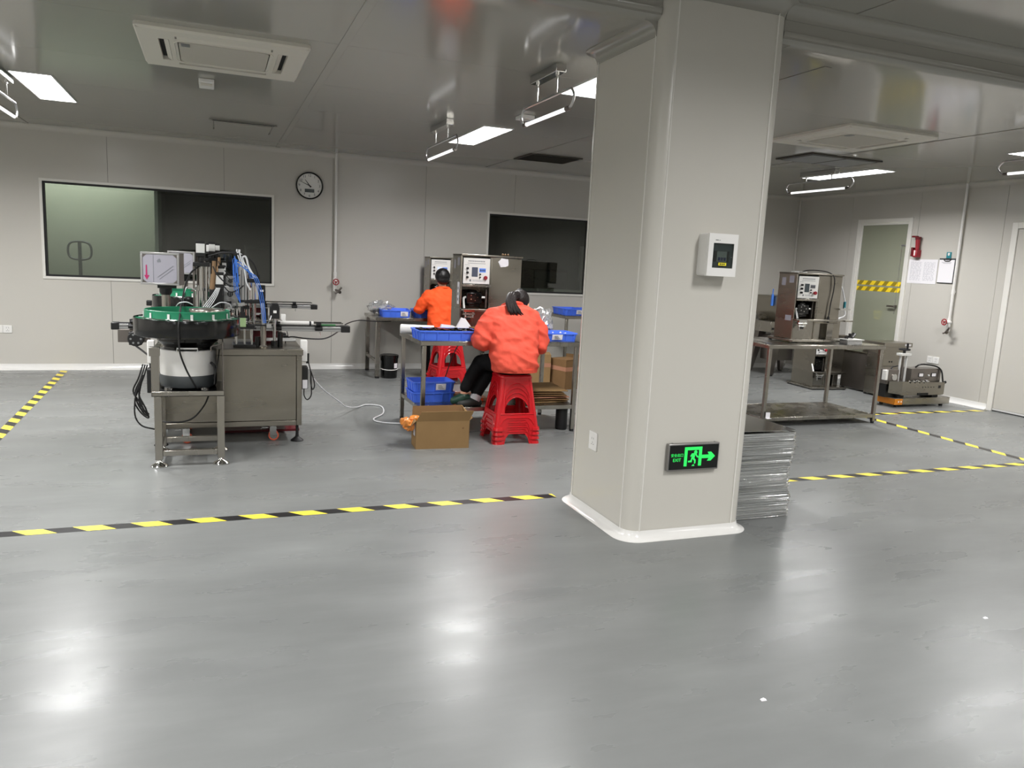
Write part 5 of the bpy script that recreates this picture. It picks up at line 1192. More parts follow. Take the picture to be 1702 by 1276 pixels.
# ---- the orange-jacketed worker at the rear bench
po = thing('person', (2.62, 9.13, 0), 'person with black hair in a bright orange jacket seated at the rear bench', 'person', 'seated workers')
b = MB()
P, R_ = head(b, (-0.01, 0.075, 1.262), (0.05, 0.95, -0.25), (0, 0.2, 1), 0.98)
limb(b, [((0.0, 0.06, 1.10), 0.055), ((-0.005, 0.065, 1.18), 0.05)])
b.loft([ring(c, rx, ry) for c, rx, ry in (((0, 0.0, 0.55), 0.155, 0.10), ((0, 0.02, 0.70), 0.16, 0.10), ((0, 0.04, 0.9), 0.165, 0.095), ((0, 0.06, 1.06), 0.16, 0.08), ((0, 0.065, 1.11), 0.07, 0.06))])
limb(b, [((-0.175, 0.06, 1.05), 0.045), ((-0.27, 0.10, 0.89), 0.036), ((-0.235, 0.33, 0.87), 0.027)]); limb(b, [((0.175, 0.06, 1.05), 0.045), ((0.22, 0.12, 0.86), 0.036), ((0.15, 0.36, 0.88), 0.027)])
hand(b, (-0.235, 0.33, 0.87), (0.3, 1, -0.05), 1, 0.5); hand(b, (0.15, 0.36, 0.88), (-0.2, 1, -0.1), -1, 0.5)
limb(b, [((-0.09, 0.0, 0.60), 0.07), ((-0.11, 0.40, 0.58), 0.05), ((-0.10, 0.36, 0.10), 0.034), ((-0.10, 0.48, 0.045), 0.026)]); limb(b, [((0.09, 0.0, 0.60), 0.07), ((0.11, 0.40, 0.58), 0.05), ((0.10, 0.36, 0.10), 0.034), ((0.10, 0.48, 0.045), 0.026)])
remesh('body', b, 0.0085, 'skin', po, 3)
eyes(po, P, R_, 0.98)
b = MB()
b.loft([ring(c, rx, ry) for c, rx, ry in (((0, 0.0, 0.545), 0.185, 0.13), ((0, 0.0, 0.62), 0.195, 0.14), ((0, 0.02, 0.74), 0.192, 0.138), ((0, 0.035, 0.88), 0.192, 0.132), ((0, 0.05, 1.0), 0.200, 0.118), ((0, 0.06, 1.08), 0.18, 0.095), ((0, 0.062, 1.12), 0.12, 0.08), ((0, 0.065, 1.145), 0.075, 0.07))])
limb(b, [((-0.165, 0.06, 1.045), 0.078), ((-0.235, 0.08, 0.96), 0.076), ((-0.272, 0.10, 0.885), 0.068), ((-0.25, 0.28, 0.868), 0.050)])
limb(b, [((0.165, 0.06, 1.045), 0.078), ((0.21, 0.08, 0.95), 0.076), ((0.225, 0.12, 0.87), 0.068), ((0.165, 0.31, 0.878), 0.050)])
jk = remesh('jacket', b, 0.009, 'orange', po, 4, amp=0.013, seed=1.7)
MB().tube([Vector((0.075*math.cos(a), 0.066+0.066*math.sin(a), 1.145-0.01*math.sin(a))) for a in [2*PI*i/20 for i in range(20)]], 0.015, 8, closed=True).build('collar', 'orange', jk)
b = MB()
b.loft([ring(c, rx, ry) for c, rx, ry in (((0, 0.0, 0.54), 0.16, 0.11), ((0, 0.0, 0.60), 0.17, 0.12), ((0, 0.0, 0.66), 0.16, 0.11))])
for s in (-1, 1): limb(b, [((s*0.09, 0.02, 0.605), 0.08), ((s*0.11, 0.40, 0.585), 0.064), ((s*0.105, 0.38, 0.32), 0.056), ((s*0.10, 0.36, 0.12), 0.05)])
remesh('trousers', b, 0.011, 'trouser', po, 4, amp=0.003)
for s in (-1, 1):
    b = MB(); limb(b, [((s*0.10, 0.36, 0.055), 0.044), ((s*0.10, 0.44, 0.045), 0.042), ((s*0.10, 0.52, 0.038), 0.036)]); remesh('shoe', b, 0.009, 'shoe', po, 3)
hb = MB(); hb.ball(P(0, -0.026, 0.026), (0.094, 0.10, 0.098), n=20, rot=R_); hb.ball(P(0, -0.05, -0.03), (0.08, 0.06, 0.06), n=16, rot=R_)
hr = remesh('hair', hb, 0.008, 'hair', po, 4)
MB().tube([P(0.02*math.cos(a), -0.10, 0.05+0.02*math.sin(a)) for a in [2*PI*i/10 for i in range(10)]], 0.006, 6, closed=True).build('hair_clip', 'chrome', hr)
# ================================================================ filling machines
def filler(loc, label, rz=0.0, h=0.71, lcd='lcd', d=0.27, wl=0.29, wr=0.30, note=False, cable=False, tail=False):
    """cabinet with control panel over a pump bay at left, plain tall box at right"""
    o = thing('filling_machine', loc, label, 'machine', 'stainless filling machines', rz=rz)
    W = wl+wr
    MB().box(-0.04, W+0.05, -0.07, d+0.04, 0.012, 0.035).build('base_plate', 'steel', o, bev=0.003)
    for x in (-0.02, W+0.03):
        for y in (-0.05, d+0.02): MB().cyl((x, y, 0), (x, y, 0.013), 0.016, n=10).build('foot', 'rubber', o)
    b = MB()
    b.box(0, 0.014, 0, d, 0.035, h)                      # left side
    b.box(0.014, wl-0.012, d-0.012, d, 0.035, h-0.004)   # back
    b.box(wl-0.012, wl, 0.004, d, 0.035, h-0.004)        # inner partition
    b.box(0, W+0.006, -0.012, d+0.006, h-0.012, h+0.004) # top
    b.build('housing', 'steelb', o, bev=0.003)
    MB().box(0.014, wl-0.012, 0.012, 0.03, 0.035, 0.235).build('lower_plate', 'steel', o)
    MB().box(wl, W, 0.002, d, 0.20, h-0.014).build('side_box', 'steelb', o, bev=0.006)
    MB().box(wl, wl+0.085, 0.02, d-0.02, 0.035, 0.20).build('support_leg', 'steel', o, bev=0.003)
    MB().box(W-0.10, W-0.02, 0.04, d-0.02, 0.035, 0.20).build('support_leg', 'steel', o, bev=0.003)
    MB().box(0.006, W+0.03, -0.05, -0.002, 0.225, 0.242).build('work_rail', 'steel', o, bev=0.002)
    MB().box(0.012, wl, -0.014, 0.004, h*0.605, h*0.605+0.022).build('panel_lip', 'steel', o, bev=0.002)
    # control panel
    z0, z1 = h*0.605+0.028, h-0.03; x0, x1 = 0.02, wl-0.016
    p = MB().box(x0, x1, -0.006, 0.004, z0, z1).build('control_panel', 'white', o, bev=0.002)
    MB().box(x0-0.002, x1+0.002, -0.002, 0.010, z0-0.004, z1+0.004).build('panel_edge', 'darkgrey', o)
    PW, PH = x1-x0, z1-z0; F = lambda u, v: (x0+u*PW, z0+v*PH)
    pr = MB(); random.seed(5)
    for k in range(11):
        u, v = F(0.18+0.058*k, 0.865); pr.box(u, u+0.009, -0.0068, -0.006, v, v+0.010)
    for k in range(14):
        u, v = F(0.16+0.048*k, 0.79); pr.box(u, u+0.008, -0.0068, -0.006, v, v+0.005)
    for k in range(10):
        u, v = F(0.36+0.04*k, 0.10); pr.box(u, u+0.007, -0.0068, -0.006, v, v+0.004); pr.box(u, u+0.006, -0.0068, -0.006, v+0.010, v+0.014)
    u, v = F(0.24, 0.09); pr.box(u, u+0.016, -0.0068, -0.006, v, v+0.018)
    for v_ in (0.24, 0.40, 0.57):
        u, v = F(0.05, v_); 
        for k in range(4): pr.box(u+k*0.012, u+k*0.012+0.008, -0.0068, -0.006, v+0.036, v+0.039)
    pr.build('panel_print', 'inkg', p, smooth=0)['kind'] = 'stuff'
    for v_ in (0.25, 0.43, 0.60):
        u, v = F(0.15, v_); MB().cyl((u, -0.006, v), (u, -0.026, v), 0.0115, 0.009, n=14).box(u-0.003, u+0.003, -0.03, -0.026, v-0.010, v+0.010).build('knob', 'black', p)
    u, v = F(0.32, 0.28); MB().box(u, u+0.056, -0.009, -0.006, v, v+0.085).build('display', lcd, p, smooth=0)
    u, v = F(0.60, 0.46); MB().box(u, u+0.062, -0.008, -0.006, v, v+0.036).build('counter', 'lcdb' if lcd != 'lcd' else 'inkg', p, smooth=0)
    dg = MB()
    for k in range(4): dg.box(u+0.006+k*0.014, u+0.014+k*0.014, -0.0086, -0.008, v+0.008, v+0.026)
    dg.build('counter_digits', 'ink', p, smooth=0)['kind'] = 'stuff'
    for v_ in (0.26, 0.38):
        u, v = F(0.63, v_); MB().cyl((u, -0.006, v), (u, -0.018, v), 0.0075, n=12).build('button', 'black', p)
    u, v = F(0.83, 0.25); MB().cyl((u, -0.006, v), (u, -0.022, v), 0.015, n=16).cyl((u, -0.022, v), (u, -0.03, v), 0.019, 0.016, n=16).build('stop_button', 'pipered', p)
    # pump bay
    pz = 0.345
    MB().cyl((0.5*wl, 0.05, pz), (0.5*wl, 0.24, pz), 0.068, n=22).box(0.5*wl-0.075, 0.5*wl+0.075, 0.03, 0.10, pz-0.06, pz+0.045).box(0.5*wl-0.05, 0.5*wl+0.06, 0.04, 0.24, pz-0.085, pz-0.05).build('pump', 'blackgloss', o, bev=0.008)
    pf = MB()
    for k in range(5):
        t = 2*PI*k/5; pf.cyl((0.5*wl+0.035*math.cos(t), 0.028, pz+0.03*math.sin(t)), (0.5*wl+0.035*math.cos(t), 0.031, pz+0.03*math.sin(t)), 0.006, n=8)
    pf.build('pump_bolts', 'chrome', o)['kind'] = 'stuff'
    MB().tube([(0.5*wl-0.07, 0.05, pz), (0.5*wl-0.10, 0.03, pz-0.01), (0.5*wl-0.108, 0.0, pz-0.05), (0.5*wl-0.108, -0.02, pz-0.10)], 0.010, 8, smooth=5).tube([(0.5*wl+0.07, 0.05, pz-0.0), (0.5*wl+0.12, 0.05, pz)], 0.010, 8).build('pump_hose', 'aluw', o)
    MB().box(wl-0.035, wl-0.020, 0.03, 0.06, 0.25, 0.42).build('upright', 'steeld', o)
    nz = MB().box(0.02, 0.12, -0.07, -0.04, 0.215, 0.235).cyl((0.02, -0.055, 0.198), (0.13, -0.055, 0.198), 0.012).cyl((0.03, -0.055, 0.170), (0.10, -0.055, 0.170), 0.009).cyl((0.04, -0.055, 0.13), (0.04, -0.055, 0.22), 0.008).cyl((0.11, -0.055, 0.165), (0.11, -0.055, 0.225), 0.008)
    nz.build('filling_nozzle', 'chrome', o)
    MB().box(0.05, 0.085, -0.0675, -0.043, 0.145, 0.165).build('nozzle_block', 'black', o)
    MB().faces([(-0.0012, d-0.05, h-0.13), (-0.0012, d-0.11, h-0.13), (-0.0012, d-0.11, h-0.05), (-0.0012, d-0.05, h-0.05)], [(0, 1, 2, 3)]).faces([(-0.0012, 0.11, h-0.10), (-0.0012, 0.04, h-0.10), (-0.0012, 0.04, h-0.03), (-0.0012, 0.11, h-0.03)], [(0, 1, 2, 3)]).build('plate_label', 'film', o, smooth=0)['kind'] = 'stuff'
    if note:
        MB().hexa([(-0.006, 0.02, 0.28), (-0.002, 0.02, 0.28), (-0.002, 0.075, 0.28), (-0.006, 0.075, 0.28), (-0.006, 0.02, 0.48), (-0.002, 0.02, 0.48), (-0.002, 0.075, 0.48), (-0.006, 0.075, 0.48)]).build('side_note', 'whitep', o, smooth=0)
        nt_ = MB()
        for k in range(3): nt_.faces([(-0.0068, 0.06, 0.31+0.05*k), (-0.0068, 0.035, 0.31+0.05*k), (-0.0068, 0.035, 0.335+0.05*k), (-0.0068, 0.06, 0.335+0.05*k)], [(0, 1, 2, 3)])
        nt_.build('note_print', 'inkg', o, smooth=0)['kind'] = 'stuff'
    if cable:
        MB().tube([(0.16, 0.15, h+0.006), (0.22, 0.12, h+0.03), (0.32, 0.08, h+0.035), (0.41, 0.02, h+0.02), (0.455, -0.02, h-0.03), (0.465, -0.02, h-0.15), (0.445, -0.02, h-0.30), (0.44, -0.02, 0.32), (0.435, -0.02, 0.27)], 0.006, 6, smooth=6).cyl((0.435, -0.02, 0.225), (0.435, -0.02, 0.275), 0.017, 0.011).build('power_lead', 'rubber', o)
        MB().cyl((0.435, -0.02, 0.21), (0.435, -0.02, 0.226), 0.014).build('plug', 'rubber', o)
        MB().cbox((0.07, 0.1, h+0.012), (0.10, 0.05, 0.012)).cbox((0.115, 0.05, h+0.01), (0.05, 0.05, 0.010)).build('loose_bits', 'aluw', o)
        MB().faces([(-0.0012, 0.12, 0.22), (-0.0012, 0.03, 0.22), (-0.0012, 0.03, 0.275), (-0.0012, 0.12, 0.275)], [(0, 1, 2, 3)]).build('rating_plate', 'film', o, smooth=0)
    if tail:
        MB().box(W-0.01, W+0.14, d-0.06, d+0.08, 0.30, h+0.0).box(W+0.0, W+0.13, 0.1, d, 0.035, 0.22).build('rear_duct', 'steelb', o, bev=0.004)
        MB().tube([(W+0.0, 0.1, h-0.05), (W+0.07, 0.08, h-0.12), (W+0.11, 0.06, h-0.25), (W+0.12, 0.06, 0.42), (W+0.115, 0.05, 0.36), (W+0.10, 0.02, 0.29), (W+0.0, 0.0, 0.255)], 0.006, 6, smooth=5).build('clear_tube', 'whitehose', o)
        MB().cyl((W+0.12, 0.06, 0.36), (W+0.12, 0.06, 0.43), 0.014).build('tube_valve', 'teal', o)
        MB().box(W-0.02, W+0.12, -0.03, -0.005, 0.345, 0.36).build('tube_bracket', 'chrome', o)
        MB().box(W+0.03, W+0.14, -0.07, 0.02, 0.226, 0.242).build('rail_end', 'steel', o)
    return o
A = filler((2.085, 6.74, 0.82), 'filling machine with grey lit display standing on the near bench behind the coral-jacketed worker', lcd='lcdg', note=True, h=0.73)
filler((2.585, 9.72, 0.757), 'filling machine with lit white display on the rear bench, in front of the orange-jacketed worker', lcd='lcdw', h=0.76)
filler((5.50, 6.30, 0.83), 'filling machine with a black lead hanging down its front, on the right-hand bench', cable=True, tail=True, h=0.705)
filler((7.54, 8.15, 0.0), 'filling machine standing on the floor behind the right-hand bench', rz=-0.10, h=0.74, d=0.46, wl=0.20, wr=0.26)
o = thing('crumpled_tape', (2.49, 6.745, 1.52), 'crumpled beige tape stuck on the top edge of the near filling machine', 'tape')
random.seed(3)
MB().loft([[Vector((0.045*math.cos(a)+random.uniform(-0.012, 0.012), -0.004+random.uniform(-0.004, 0.0)-k*0.004, -0.03+0.045*math.sin(a)+random.uniform(-0.01, 0.01))) for a in [2*PI*i/10 for i in range(10)]] for k in range(2)]).build('tape', 'whitep', o, smooth=0)
o = thing('tan_wad', (2.53, 6.80, 1.555), 'small tan crumpled wad lying on top of the near filling machine', 'wad')
w_ = MB(); random.seed(9)
for k in range(4): w_.ball((random.uniform(-0.03, 0.03), random.uniform(-0.01, 0.01), 0.010), (0.010, 0.009, 0.010), n=8)
w_.build('wad', 'brown', o)

# ================================================================ loose things round the near bench
def crumple(name, c, r, m, parent=None, seed=0, amp=0.35, n=18, loc=None):
    b = MB(); b.ball((0, 0, 0), r, n=n); random.seed(seed)
    for v in b.bm.verts:
        p = v.co; k = noise.noise(Vector((p.x*22+seed, p.y*22, p.z*22)))+0.5*noise.noise(Vector((p.x*55, p.y*55+seed, p.z*55)))
        v.co = Vector(c)+p*(1+amp*k)
    return b.build(name, m, parent, smooth=0, loc=loc)
o = thing('white_film_roll', (1.70, 6.72, 0.82), 'thick white roll of film lying at the left rear of the near bench', 'roll')
rd = Matrix.Rotation(-0.35, 3, 'Z')
a, c = rd @ Vector((-0.16, 0, 0.045)), rd @ Vector((0.14, 0, 0.045))
MB().cyl(a, c, 0.042, n=24).build('roll', 'white', o, bev=0.008); MB().cyl(rd @ Vector((0.138, 0, 0.045)), rd @ Vector((0.142, 0, 0.045)), 0.026, n=16).build('core', 'card', o)
o = thing('white_sheets', (2.03, 6.66, 0.82), 'folded white paper sheets standing up behind the front blue tray on the near bench', 'paper')
MB().hexa([(-0.16, -0.02, 0), (0.17, -0.02, 0), (0.17, 0.06, 0), (-0.16, 0.06, 0), (-0.13, 0.01, 0.10), (-0.02, 0.01, 0.09), (-0.02, 0.03, 0.09), (-0.13, 0.03, 0.10)]).build('sheet', 'whitep', o, smooth=0)
MB().hexa([(-0.03, -0.04, 0), (0.20, -0.04, 0), (0.20, 0.03, 0), (-0.03, 0.03, 0), (0.05, 0.0, 0.165), (0.09, 0.0, 0.155), (0.09, 0.012, 0.155), (0.05, 0.012, 0.165)]).build('sheet', 'whitep', o, smooth=0)
o = thing('brown_box', (2.17, 6.50, 0.82), 'small brown box on the near bench beside the left sleeve of the coral jacket', 'box')
MB().box(-0.05, 0.05, -0.05, 0.05, 0, 0.09).build('carton', 'cardd', o, bev=0.003); MB().box(-0.052, 0.0, -0.052, 0.052, 0.09, 0.094).build('flap', 'card', o)
o = thing('clear_bag', (2.86, 6.62, 0.82), 'clear crumpled plastic bag of white parts behind the right blue tray on the near bench', 'bag')
crumple('bag', (0, 0, 0.13), (0.10, 0.09, 0.14), 'bagclear', o, 4, 0.4, 22)
random.seed(2)
for k in range(7):
    p = [Vector((random.uniform(-0.08, 0.08), random.uniform(-0.06, 0.06), 0.03+0.22*i/3+random.uniform(-0.02, 0.02))) for i in range(4)]
    MB().tube(p, 0.007, 6, smooth=4).build('white_part', 'white', o)
o = thing('white_parts', (2.88, 6.40, 0.828), 'loose white parts heaped in the right blue tray on the near bench', 'parts')
w_ = MB(); random.seed(6)
for k in range(40):
    p = Vector((random.uniform(-0.14, 0.14), random.uniform(-0.10, 0.10), random.uniform(0.01, 0.05))); q = p+Vector((random.uniform(-0.04, 0.04), random.uniform(-0.03, 0.03), random.uniform(-0.004, 0.01))); w_.cyl(p, q, 0.008, n=7)
w_.build('parts', 'white', o); o['kind'] = 'stuff'
o = thing('white_bag', (1.98, 9.86, 0.757), 'white plastic bag on the rear bench behind the empty blue tray', 'bag')
crumple('bag', (0, 0, 0.09), (0.16, 0.09, 0.085), 'bagclear', o, 8, 0.4, 20); crumple('contents', (0, 0, 0.07), (0.11, 0.06, 0.06), 'white', o, 12, 0.4, 16)
o = thing('black_bucket', (2.03, 9.45, 0), 'black lidded bucket with white label under the left end of the rear bench', 'bucket')
MB().lathe([(0.095, 0.0), (0.10, 0.008), (0.112, 0.25), (0.113, 0.262)], n=36).build('bucket', 'blackgloss', o)
MB().lathe([(0.116, 0.25), (0.118, 0.258), (0.118, 0.282), (0.112, 0.288), (0.105, 0.284), (0.01, 0.284)], n=36).build('lid', 'blackgloss', o)
MB().tube([(0.108*math.cos(t), 0.108*math.sin(t), 0.118-0.012*math.sin(-t)) for t in [PI*1.02+PI*0.96*i/20 for i in range(21)]], 0.005, 6).build('handle', 'white', o)
q = []
for i in range(5):
    t = -1.20+0.5*i/4; q.append((0.1135*math.cos(t), 0.1135*math.sin(t)))
MB().faces([(x, y, z) for z in (0.13, 0.19) for x, y in q], [(i, i+1, 6+i, 5+i) for i in range(4)]).build('label', 'whitep', o)
# cardboard box in front of the near bench
o = thing('cardboard_box', (1.69, 5.79, 0), 'open cardboard box on the floor in front of the near bench', 'cardboard box', rz=-0.06)
w_, d_, h_ = 0.215, 0.20, 0.225
def panel(name, pts, par, m='card', t=0.004):
    P_ = [Vector(p) for p in pts]; n = (P_[1]-P_[0]).cross(P_[2]-P_[0]).normalized()*t
    k = len(P_)
    return MB().faces(P_+[p+n for p in P_], [tuple(range(k-1, -1, -1)), tuple(range(k, 2*k))]+[(i, (i+1) % k, k+(i+1) % k, k+i) for i in range(k)]).build(name, m, par, smooth=0)
panel('side', [(-w_, 0, 0), (w_, 0, 0), (w_, 0, h_), (-w_, 0, h_)], o); panel('side', [(-w_, d_, 0), (w_, d_, 0), (w_, d_, h_), (-w_, d_, h_)], o, 'cardd')
panel('side', [(-w_, 0, 0), (-w_, d_, 0), (-w_, d_, h_), (-w_, 0, h_)], o); panel('side', [(w_, 0, 0), (w_, d_, 0), (w_, d_, h_), (w_, 0, h_)], o, 'cardd')
panel('bottom', [(-w_, 0, 0.004), (w_, 0, 0.004), (w_, d_, 0.004), (-w_, d_, 0.004)], o)
panel('flap', [(-w_+0.0, 0, h_), (w_, 0, h_), (w_+0.03, -0.02, h_+0.085), (-w_+0.035, -0.02, h_+0.080)], o); panel('flap', [(-w_, d_, h_), (w_, d_, h_), (w_-0.01, d_+0.03, h_+0.085), (-w_+0.01, d_+0.03, h_+0.08)], o, 'cardd')
panel('flap', [(w_, 0.0, h_), (w_, d_, h_), (w_-0.02, d_-0.0, h_+0.09), (w_+0.03, 0.02, h_+0.02)], o, 'card'); panel('flap', [(-w_, 0.0, h_), (-w_, d_, h_), (-w_-0.06, d_-0.02, h_-0.05), (-w_-0.06, 0.02, h_-0.06)], o, 'card')
panel('side_label', [(-w_-0.005, 0.03, 0.10), (-w_-0.005, 0.10, 0.10), (-w_-0.005, 0.10, 0.21), (-w_-0.005, 0.03, 0.21)], o, 'whitep', 0.001)
MB().cyl((0.165, -0.001, 0.165), (0.165, -0.0055, 0.165), 0.008, n=8).build('mark', 'cardd', o)
o = thing('orange_plastic_bag', (1.445, 5.88, 0.19), 'orange crumpled plastic bag hanging from the left edge of the cardboard box', 'bag')
crumple('bag', (-0.02, 0, 0), (0.055, 0.06, 0.05), 'orangebag', o, 21, 0.5, 18); crumple('neck', (0.05, 0.03, 0.03), (0.05, 0.03, 0.03), 'orangebag', o, 25, 0.4, 12)
# card on the shelf and boxes behind the bench
o = thing('pink_board', (2.14, 6.62, 0.247), 'pinkish printed carton lying on the bench shelf beside the worker\'s shoes', 'board')
MB().box(-0.14, 0.16, -0.14, 0.16, 0, 0.03).build('board', 'cardp', o); MB().box(-0.02, 0.12, -0.142, -0.140, 0.0, 0.028).build('print', 'orange', o)
random.seed(17)
for k in range(6):
    o = thing('cardboard_sheet', (2.83+random.uniform(-0.03, 0.03), 6.58, 0.247+0.020*k), 'flattened cardboard sheet, %s in the pile on the near bench shelf' % ['lowest', 'second', 'third', 'fourth', 'fifth', 'topmost'][k], 'cardboard', 'flattened cardboard on the bench shelf', rz=random.uniform(-0.12, 0.12))
    MB().loft([[Vector((x, y, z+0.006*math.sin(x*9+k))) for x in [-0.20+0.05*i for i in range(9)] for y in [0]] for y, z in ((0, 0),)] if False else [[Vector((-0.2, -0.24+0.02*k*0.3, 0.0)), Vector((0.2, -0.24, 0.003)), Vector((0.2, 0.22, 0.005)), Vector((-0.2, 0.22, 0.0))], [Vector((-0.2, -0.24+0.02*k*0.3, 0.008)), Vector((0.2, -0.24, 0.012)), Vector((0.2, 0.22, 0.016)), Vector((-0.2, 0.22, 0.010))]]).build('sheet', ['card', 'cardd', 'cardp', 'cardd', 'cardd', 'card'][k], o, smooth=0)
    if k == 5: MB().box(-0.21, -0.17, -0.27, 0.0, 0.006, 0.014).build('fold', 'cardd', o)
def carton(loc, w, d, h, rz, label, m='card', tapez=None):
    o = thing('carton', loc, label, 'carton', rz=rz)
    MB().box(-w/2, w/2, -d/2, d/2, 0, h).build('box', m, o, bev=0.003)
    MB().box(-w/2+0.004, w/2-0.004, -d/2-0.002, -d/2+0.05, h, h+0.004).build('flap', m, o); MB().box(-w/2-0.0015, w/2+0.0015, -d/2-0.0015, d/2+0.0015, h*0.62, h*0.62+0.05).build('packing_tape', 'cardp', o)
carton((3.72, 8.80, 0), 0.40, 0.34, 0.40, -0.35, 'larger brown carton on the floor behind the near bench, left of its twin')
carton((4.06, 8.56, 0), 0.30, 0.30, 0.36, 0.30, 'smaller brown carton on the floor behind the near bench, right of the larger one', 'cardd')
random.seed(31)
for k, (x, y, rz, tl, w, L) in enumerate(((4.40, 8.78, 0.5, 0.6, 0.5, 0.36), (4.48, 8.95, -0.2, 0.9, 0.45, 0.4), (4.46, 8.60, 0.9, 0.35, 0.5, 0.42), (4.58, 8.85, 0.1, 1.1, 0.4, 0.34))):
    o = thing('cardboard_scrap', (x, y, 0.0), 'torn cardboard scrap leaning in the heap beside the column, %s' % ('at the front left of it', 'at the rear of it', 'lying lowest', 'standing steepest')[k], 'cardboard', 'heap of torn cardboard', rz=rz)
    c_, s_ = math.cos(tl), math.sin(tl)
    panel('sheet', [(-w/2, 0, 0.002), (w/2, 0, 0.002), (w/2-0.04, L*c_, L*s_), (-w/2+0.03, L*c_*1.1, L*s_*1.08)], o, ['card', 'cardd', 'cardp', 'cardd'][k]); panel('flap', [(w/2-0.04, L*c_, L*s_), (-w/2+0.03, L*c_*1.1, L*s_*1.08), (-w/2+0.05, L*c_*1.1+0.06, L*s_*1.0), (w/2-0.05, L*c_+0.06, L*s_*0.95)], o, 'cardd')
o = thing('dark_can', (3.0, 6.33, 0.0), 'dark upright container under the right end of the near bench beside the column', 'container')
MB().lathe([(0.05, 0), (0.055, 0.01), (0.055, 0.19), (0.05, 0.20)], (-0.02, 0, 0), 20).build('body', 'rubber', o); MB().lathe([(0.052, 0.2), (0.052, 0.21), (0.01, 0.212)], (-0.02, 0, 0), 20).build('lid', 'black', o)
tag(MB().tube([(2.20, 6.9, 0.80), (2.19, 7.2, 0.6), (2.14, 7.3, 0.35), (2.08, 7.32, 0.1), (2.0, 7.3, 0.008), (1.9, 7.25, 0.008)], 0.006, 6, smooth=6).build('power_cord', 'rubber'), 'black cord hanging to the floor behind the near bench in front of the far stools', 'cord')

# ================================================================ stack of clear sheets by the column
o = thing('sheet_stack', (3.21, 3.93, 0), 'tall stack of clear plastic sheets on the floor against the right side of the column', 'sheet stack')
b = MB(); random.seed(44); z = 0.004; rings = []
while z < 0.545:
    t = random.uniform(0.004, 0.009); jx = 0.012*math.sin(z*17)+random.uniform(-0.010, 0.012); jy = random.uniform(-0.002, 0.001)
    for zz, e in ((z, -0.002), (z+0.0015, 0.0), (z+t-0.0015, 0.001), (z+t, -0.002)):
        x0, x1, y0, y1 = -0.252, 0.158+jx+e, -0.205+jy-e, 0.30+e
        rings.append([Vector((p.x+random.uniform(-0.0025, 0.0025), p.y+random.uniform(-0.0025, 0.0025), zz)) for p in rsq((x1-x0)/2, 0.02, zz, 3, cx=(x0+x1)/2, cy=(y0+y1)/2, hy=(y1-y0)/2)])
    z += t+0.0008
p_ = b.loft(rings).build('clear_sheets', 'clear', o, smooth=0); p_['kind'] = 'stuff'
MB().loft([[Vector((x, y, z)) for x, y in ((-0.25, -0.203), (0.165, -0.203), (0.16, 0.30), (-0.25, 0.30))] for z in (0.556, 0.5575)]).build('top_sheet', 'clear', o, smooth=0)
o = thing('green_wrapper', (3.37, 4.62, 0), 'small green plastic scrap behind the clear sheet stack by the column', 'wrapper')
crumple('wrapper', (0, 0, 0.03), (0.05, 0.04, 0.035), 'green', o, 3, 0.5, 12)

# ================================================================ the right-hand corner
# hopper machine on splayed legs
o = thing('hopper_machine', (8.10, 9.55, 0), 'hopper machine on splayed legs in the far right corner behind the filling machine', 'machine')
for (x, y, tx, ty) in ((-0.30, -0.25, -0.20, -0.18), (0.30, -0.25, 0.20, -0.18), (-0.30, 0.25, -0.20, 0.18), (0.30, 0.25, 0.20, 0.18)):
    g = MB().loft([[Vector((x+a, y+c, 0.02)) for a, c in ((-0.03, -0.03), (0.03, -0.03), (0.03, 0.03), (-0.03, 0.03))], [Vector((tx+a, ty+c, 0.66)) for a, c in ((-0.07, -0.05), (0.07, -0.05), (0.07, 0.05), (-0.07, 0.05))]]).build('leg', 'steeld', o, bev=0.003)
    MB().cyl((x, y, 0), (x, y, 0.022), 0.03).build('foot', 'rubber', g)
MB().box(-0.19, 0.19, -0.12, 0.16, 0.22, 0.60).build('motor_housing', 'steeld', o, bev=0.004)
MB().box(-0.42, 0.40, -0.30, 0.30, 0.66, 0.82).build('body', 'steel', o, bev=0.004)
MB().cyl((-0.24, -0.31, 0.74), (-0.24, -0.30, 0.74), 0.02).box(-0.40, -0.32, -0.305, -0.30, 0.70, 0.73).build('switch', 'black', o)
MB().loft([[Vector((x, y, z)) for x, y in q] for z, q in ((0.82, ((-0.20, -0.28), (0.35, -0.28), (0.35, 0.25), (-0.20, 0.25))), (1.02, ((-0.34, -0.30), (0.35, -0.30), (0.35, 0.28), (-0.34, 0.28))), (1.20, ((-0.34, -0.30), (0.35, -0.30), (0.35, 0.28), (-0.34, 0.28))))]).build('hopper', 'steelb', o, bev=0.004)
MB().flat([(-0.06, -0.07), (0.06, -0.07), (0.09, 0.07), (-0.09, 0.07)], [], 0.003, lambda u, v, q: Vector((u-0.11, -0.318-q, v+0.965))).build('warning_label', 'sign_y', o, smooth=0)
MB().flat([(-0.03, -0.022), (0.03, -0.022), (0.0, 0.032)], [], 0.002, lambda u, v, q: Vector((u-0.11, -0.321-q, v+0.965))).build('warning_mark', 'ink', o, smooth=0)
MB().cyl((-0.36, -0.2, 1.05), (-0.36, -0.2, 1.22), 0.02).cyl((-0.36, -0.2, 1.22), (-0.36, -0.2, 1.30), 0.008).build('air_cylinder', 'bluehose', o)
MB().tube([(-0.34, -0.22, 1.18), (-0.26, -0.30, 1.22), (-0.18, -0.33, 1.18), (-0.16, -0.33, 1.12)], 0.008, 6, smooth=4).build('hose', 'rubber', o); MB().box(-0.20, -0.12, -0.325, -0.30, 1.08, 1.14).cyl((-0.16, -0.34, 1.11), (-0.16, -0.325, 1.11), 0.02).build('gauge', 'chrome', o)
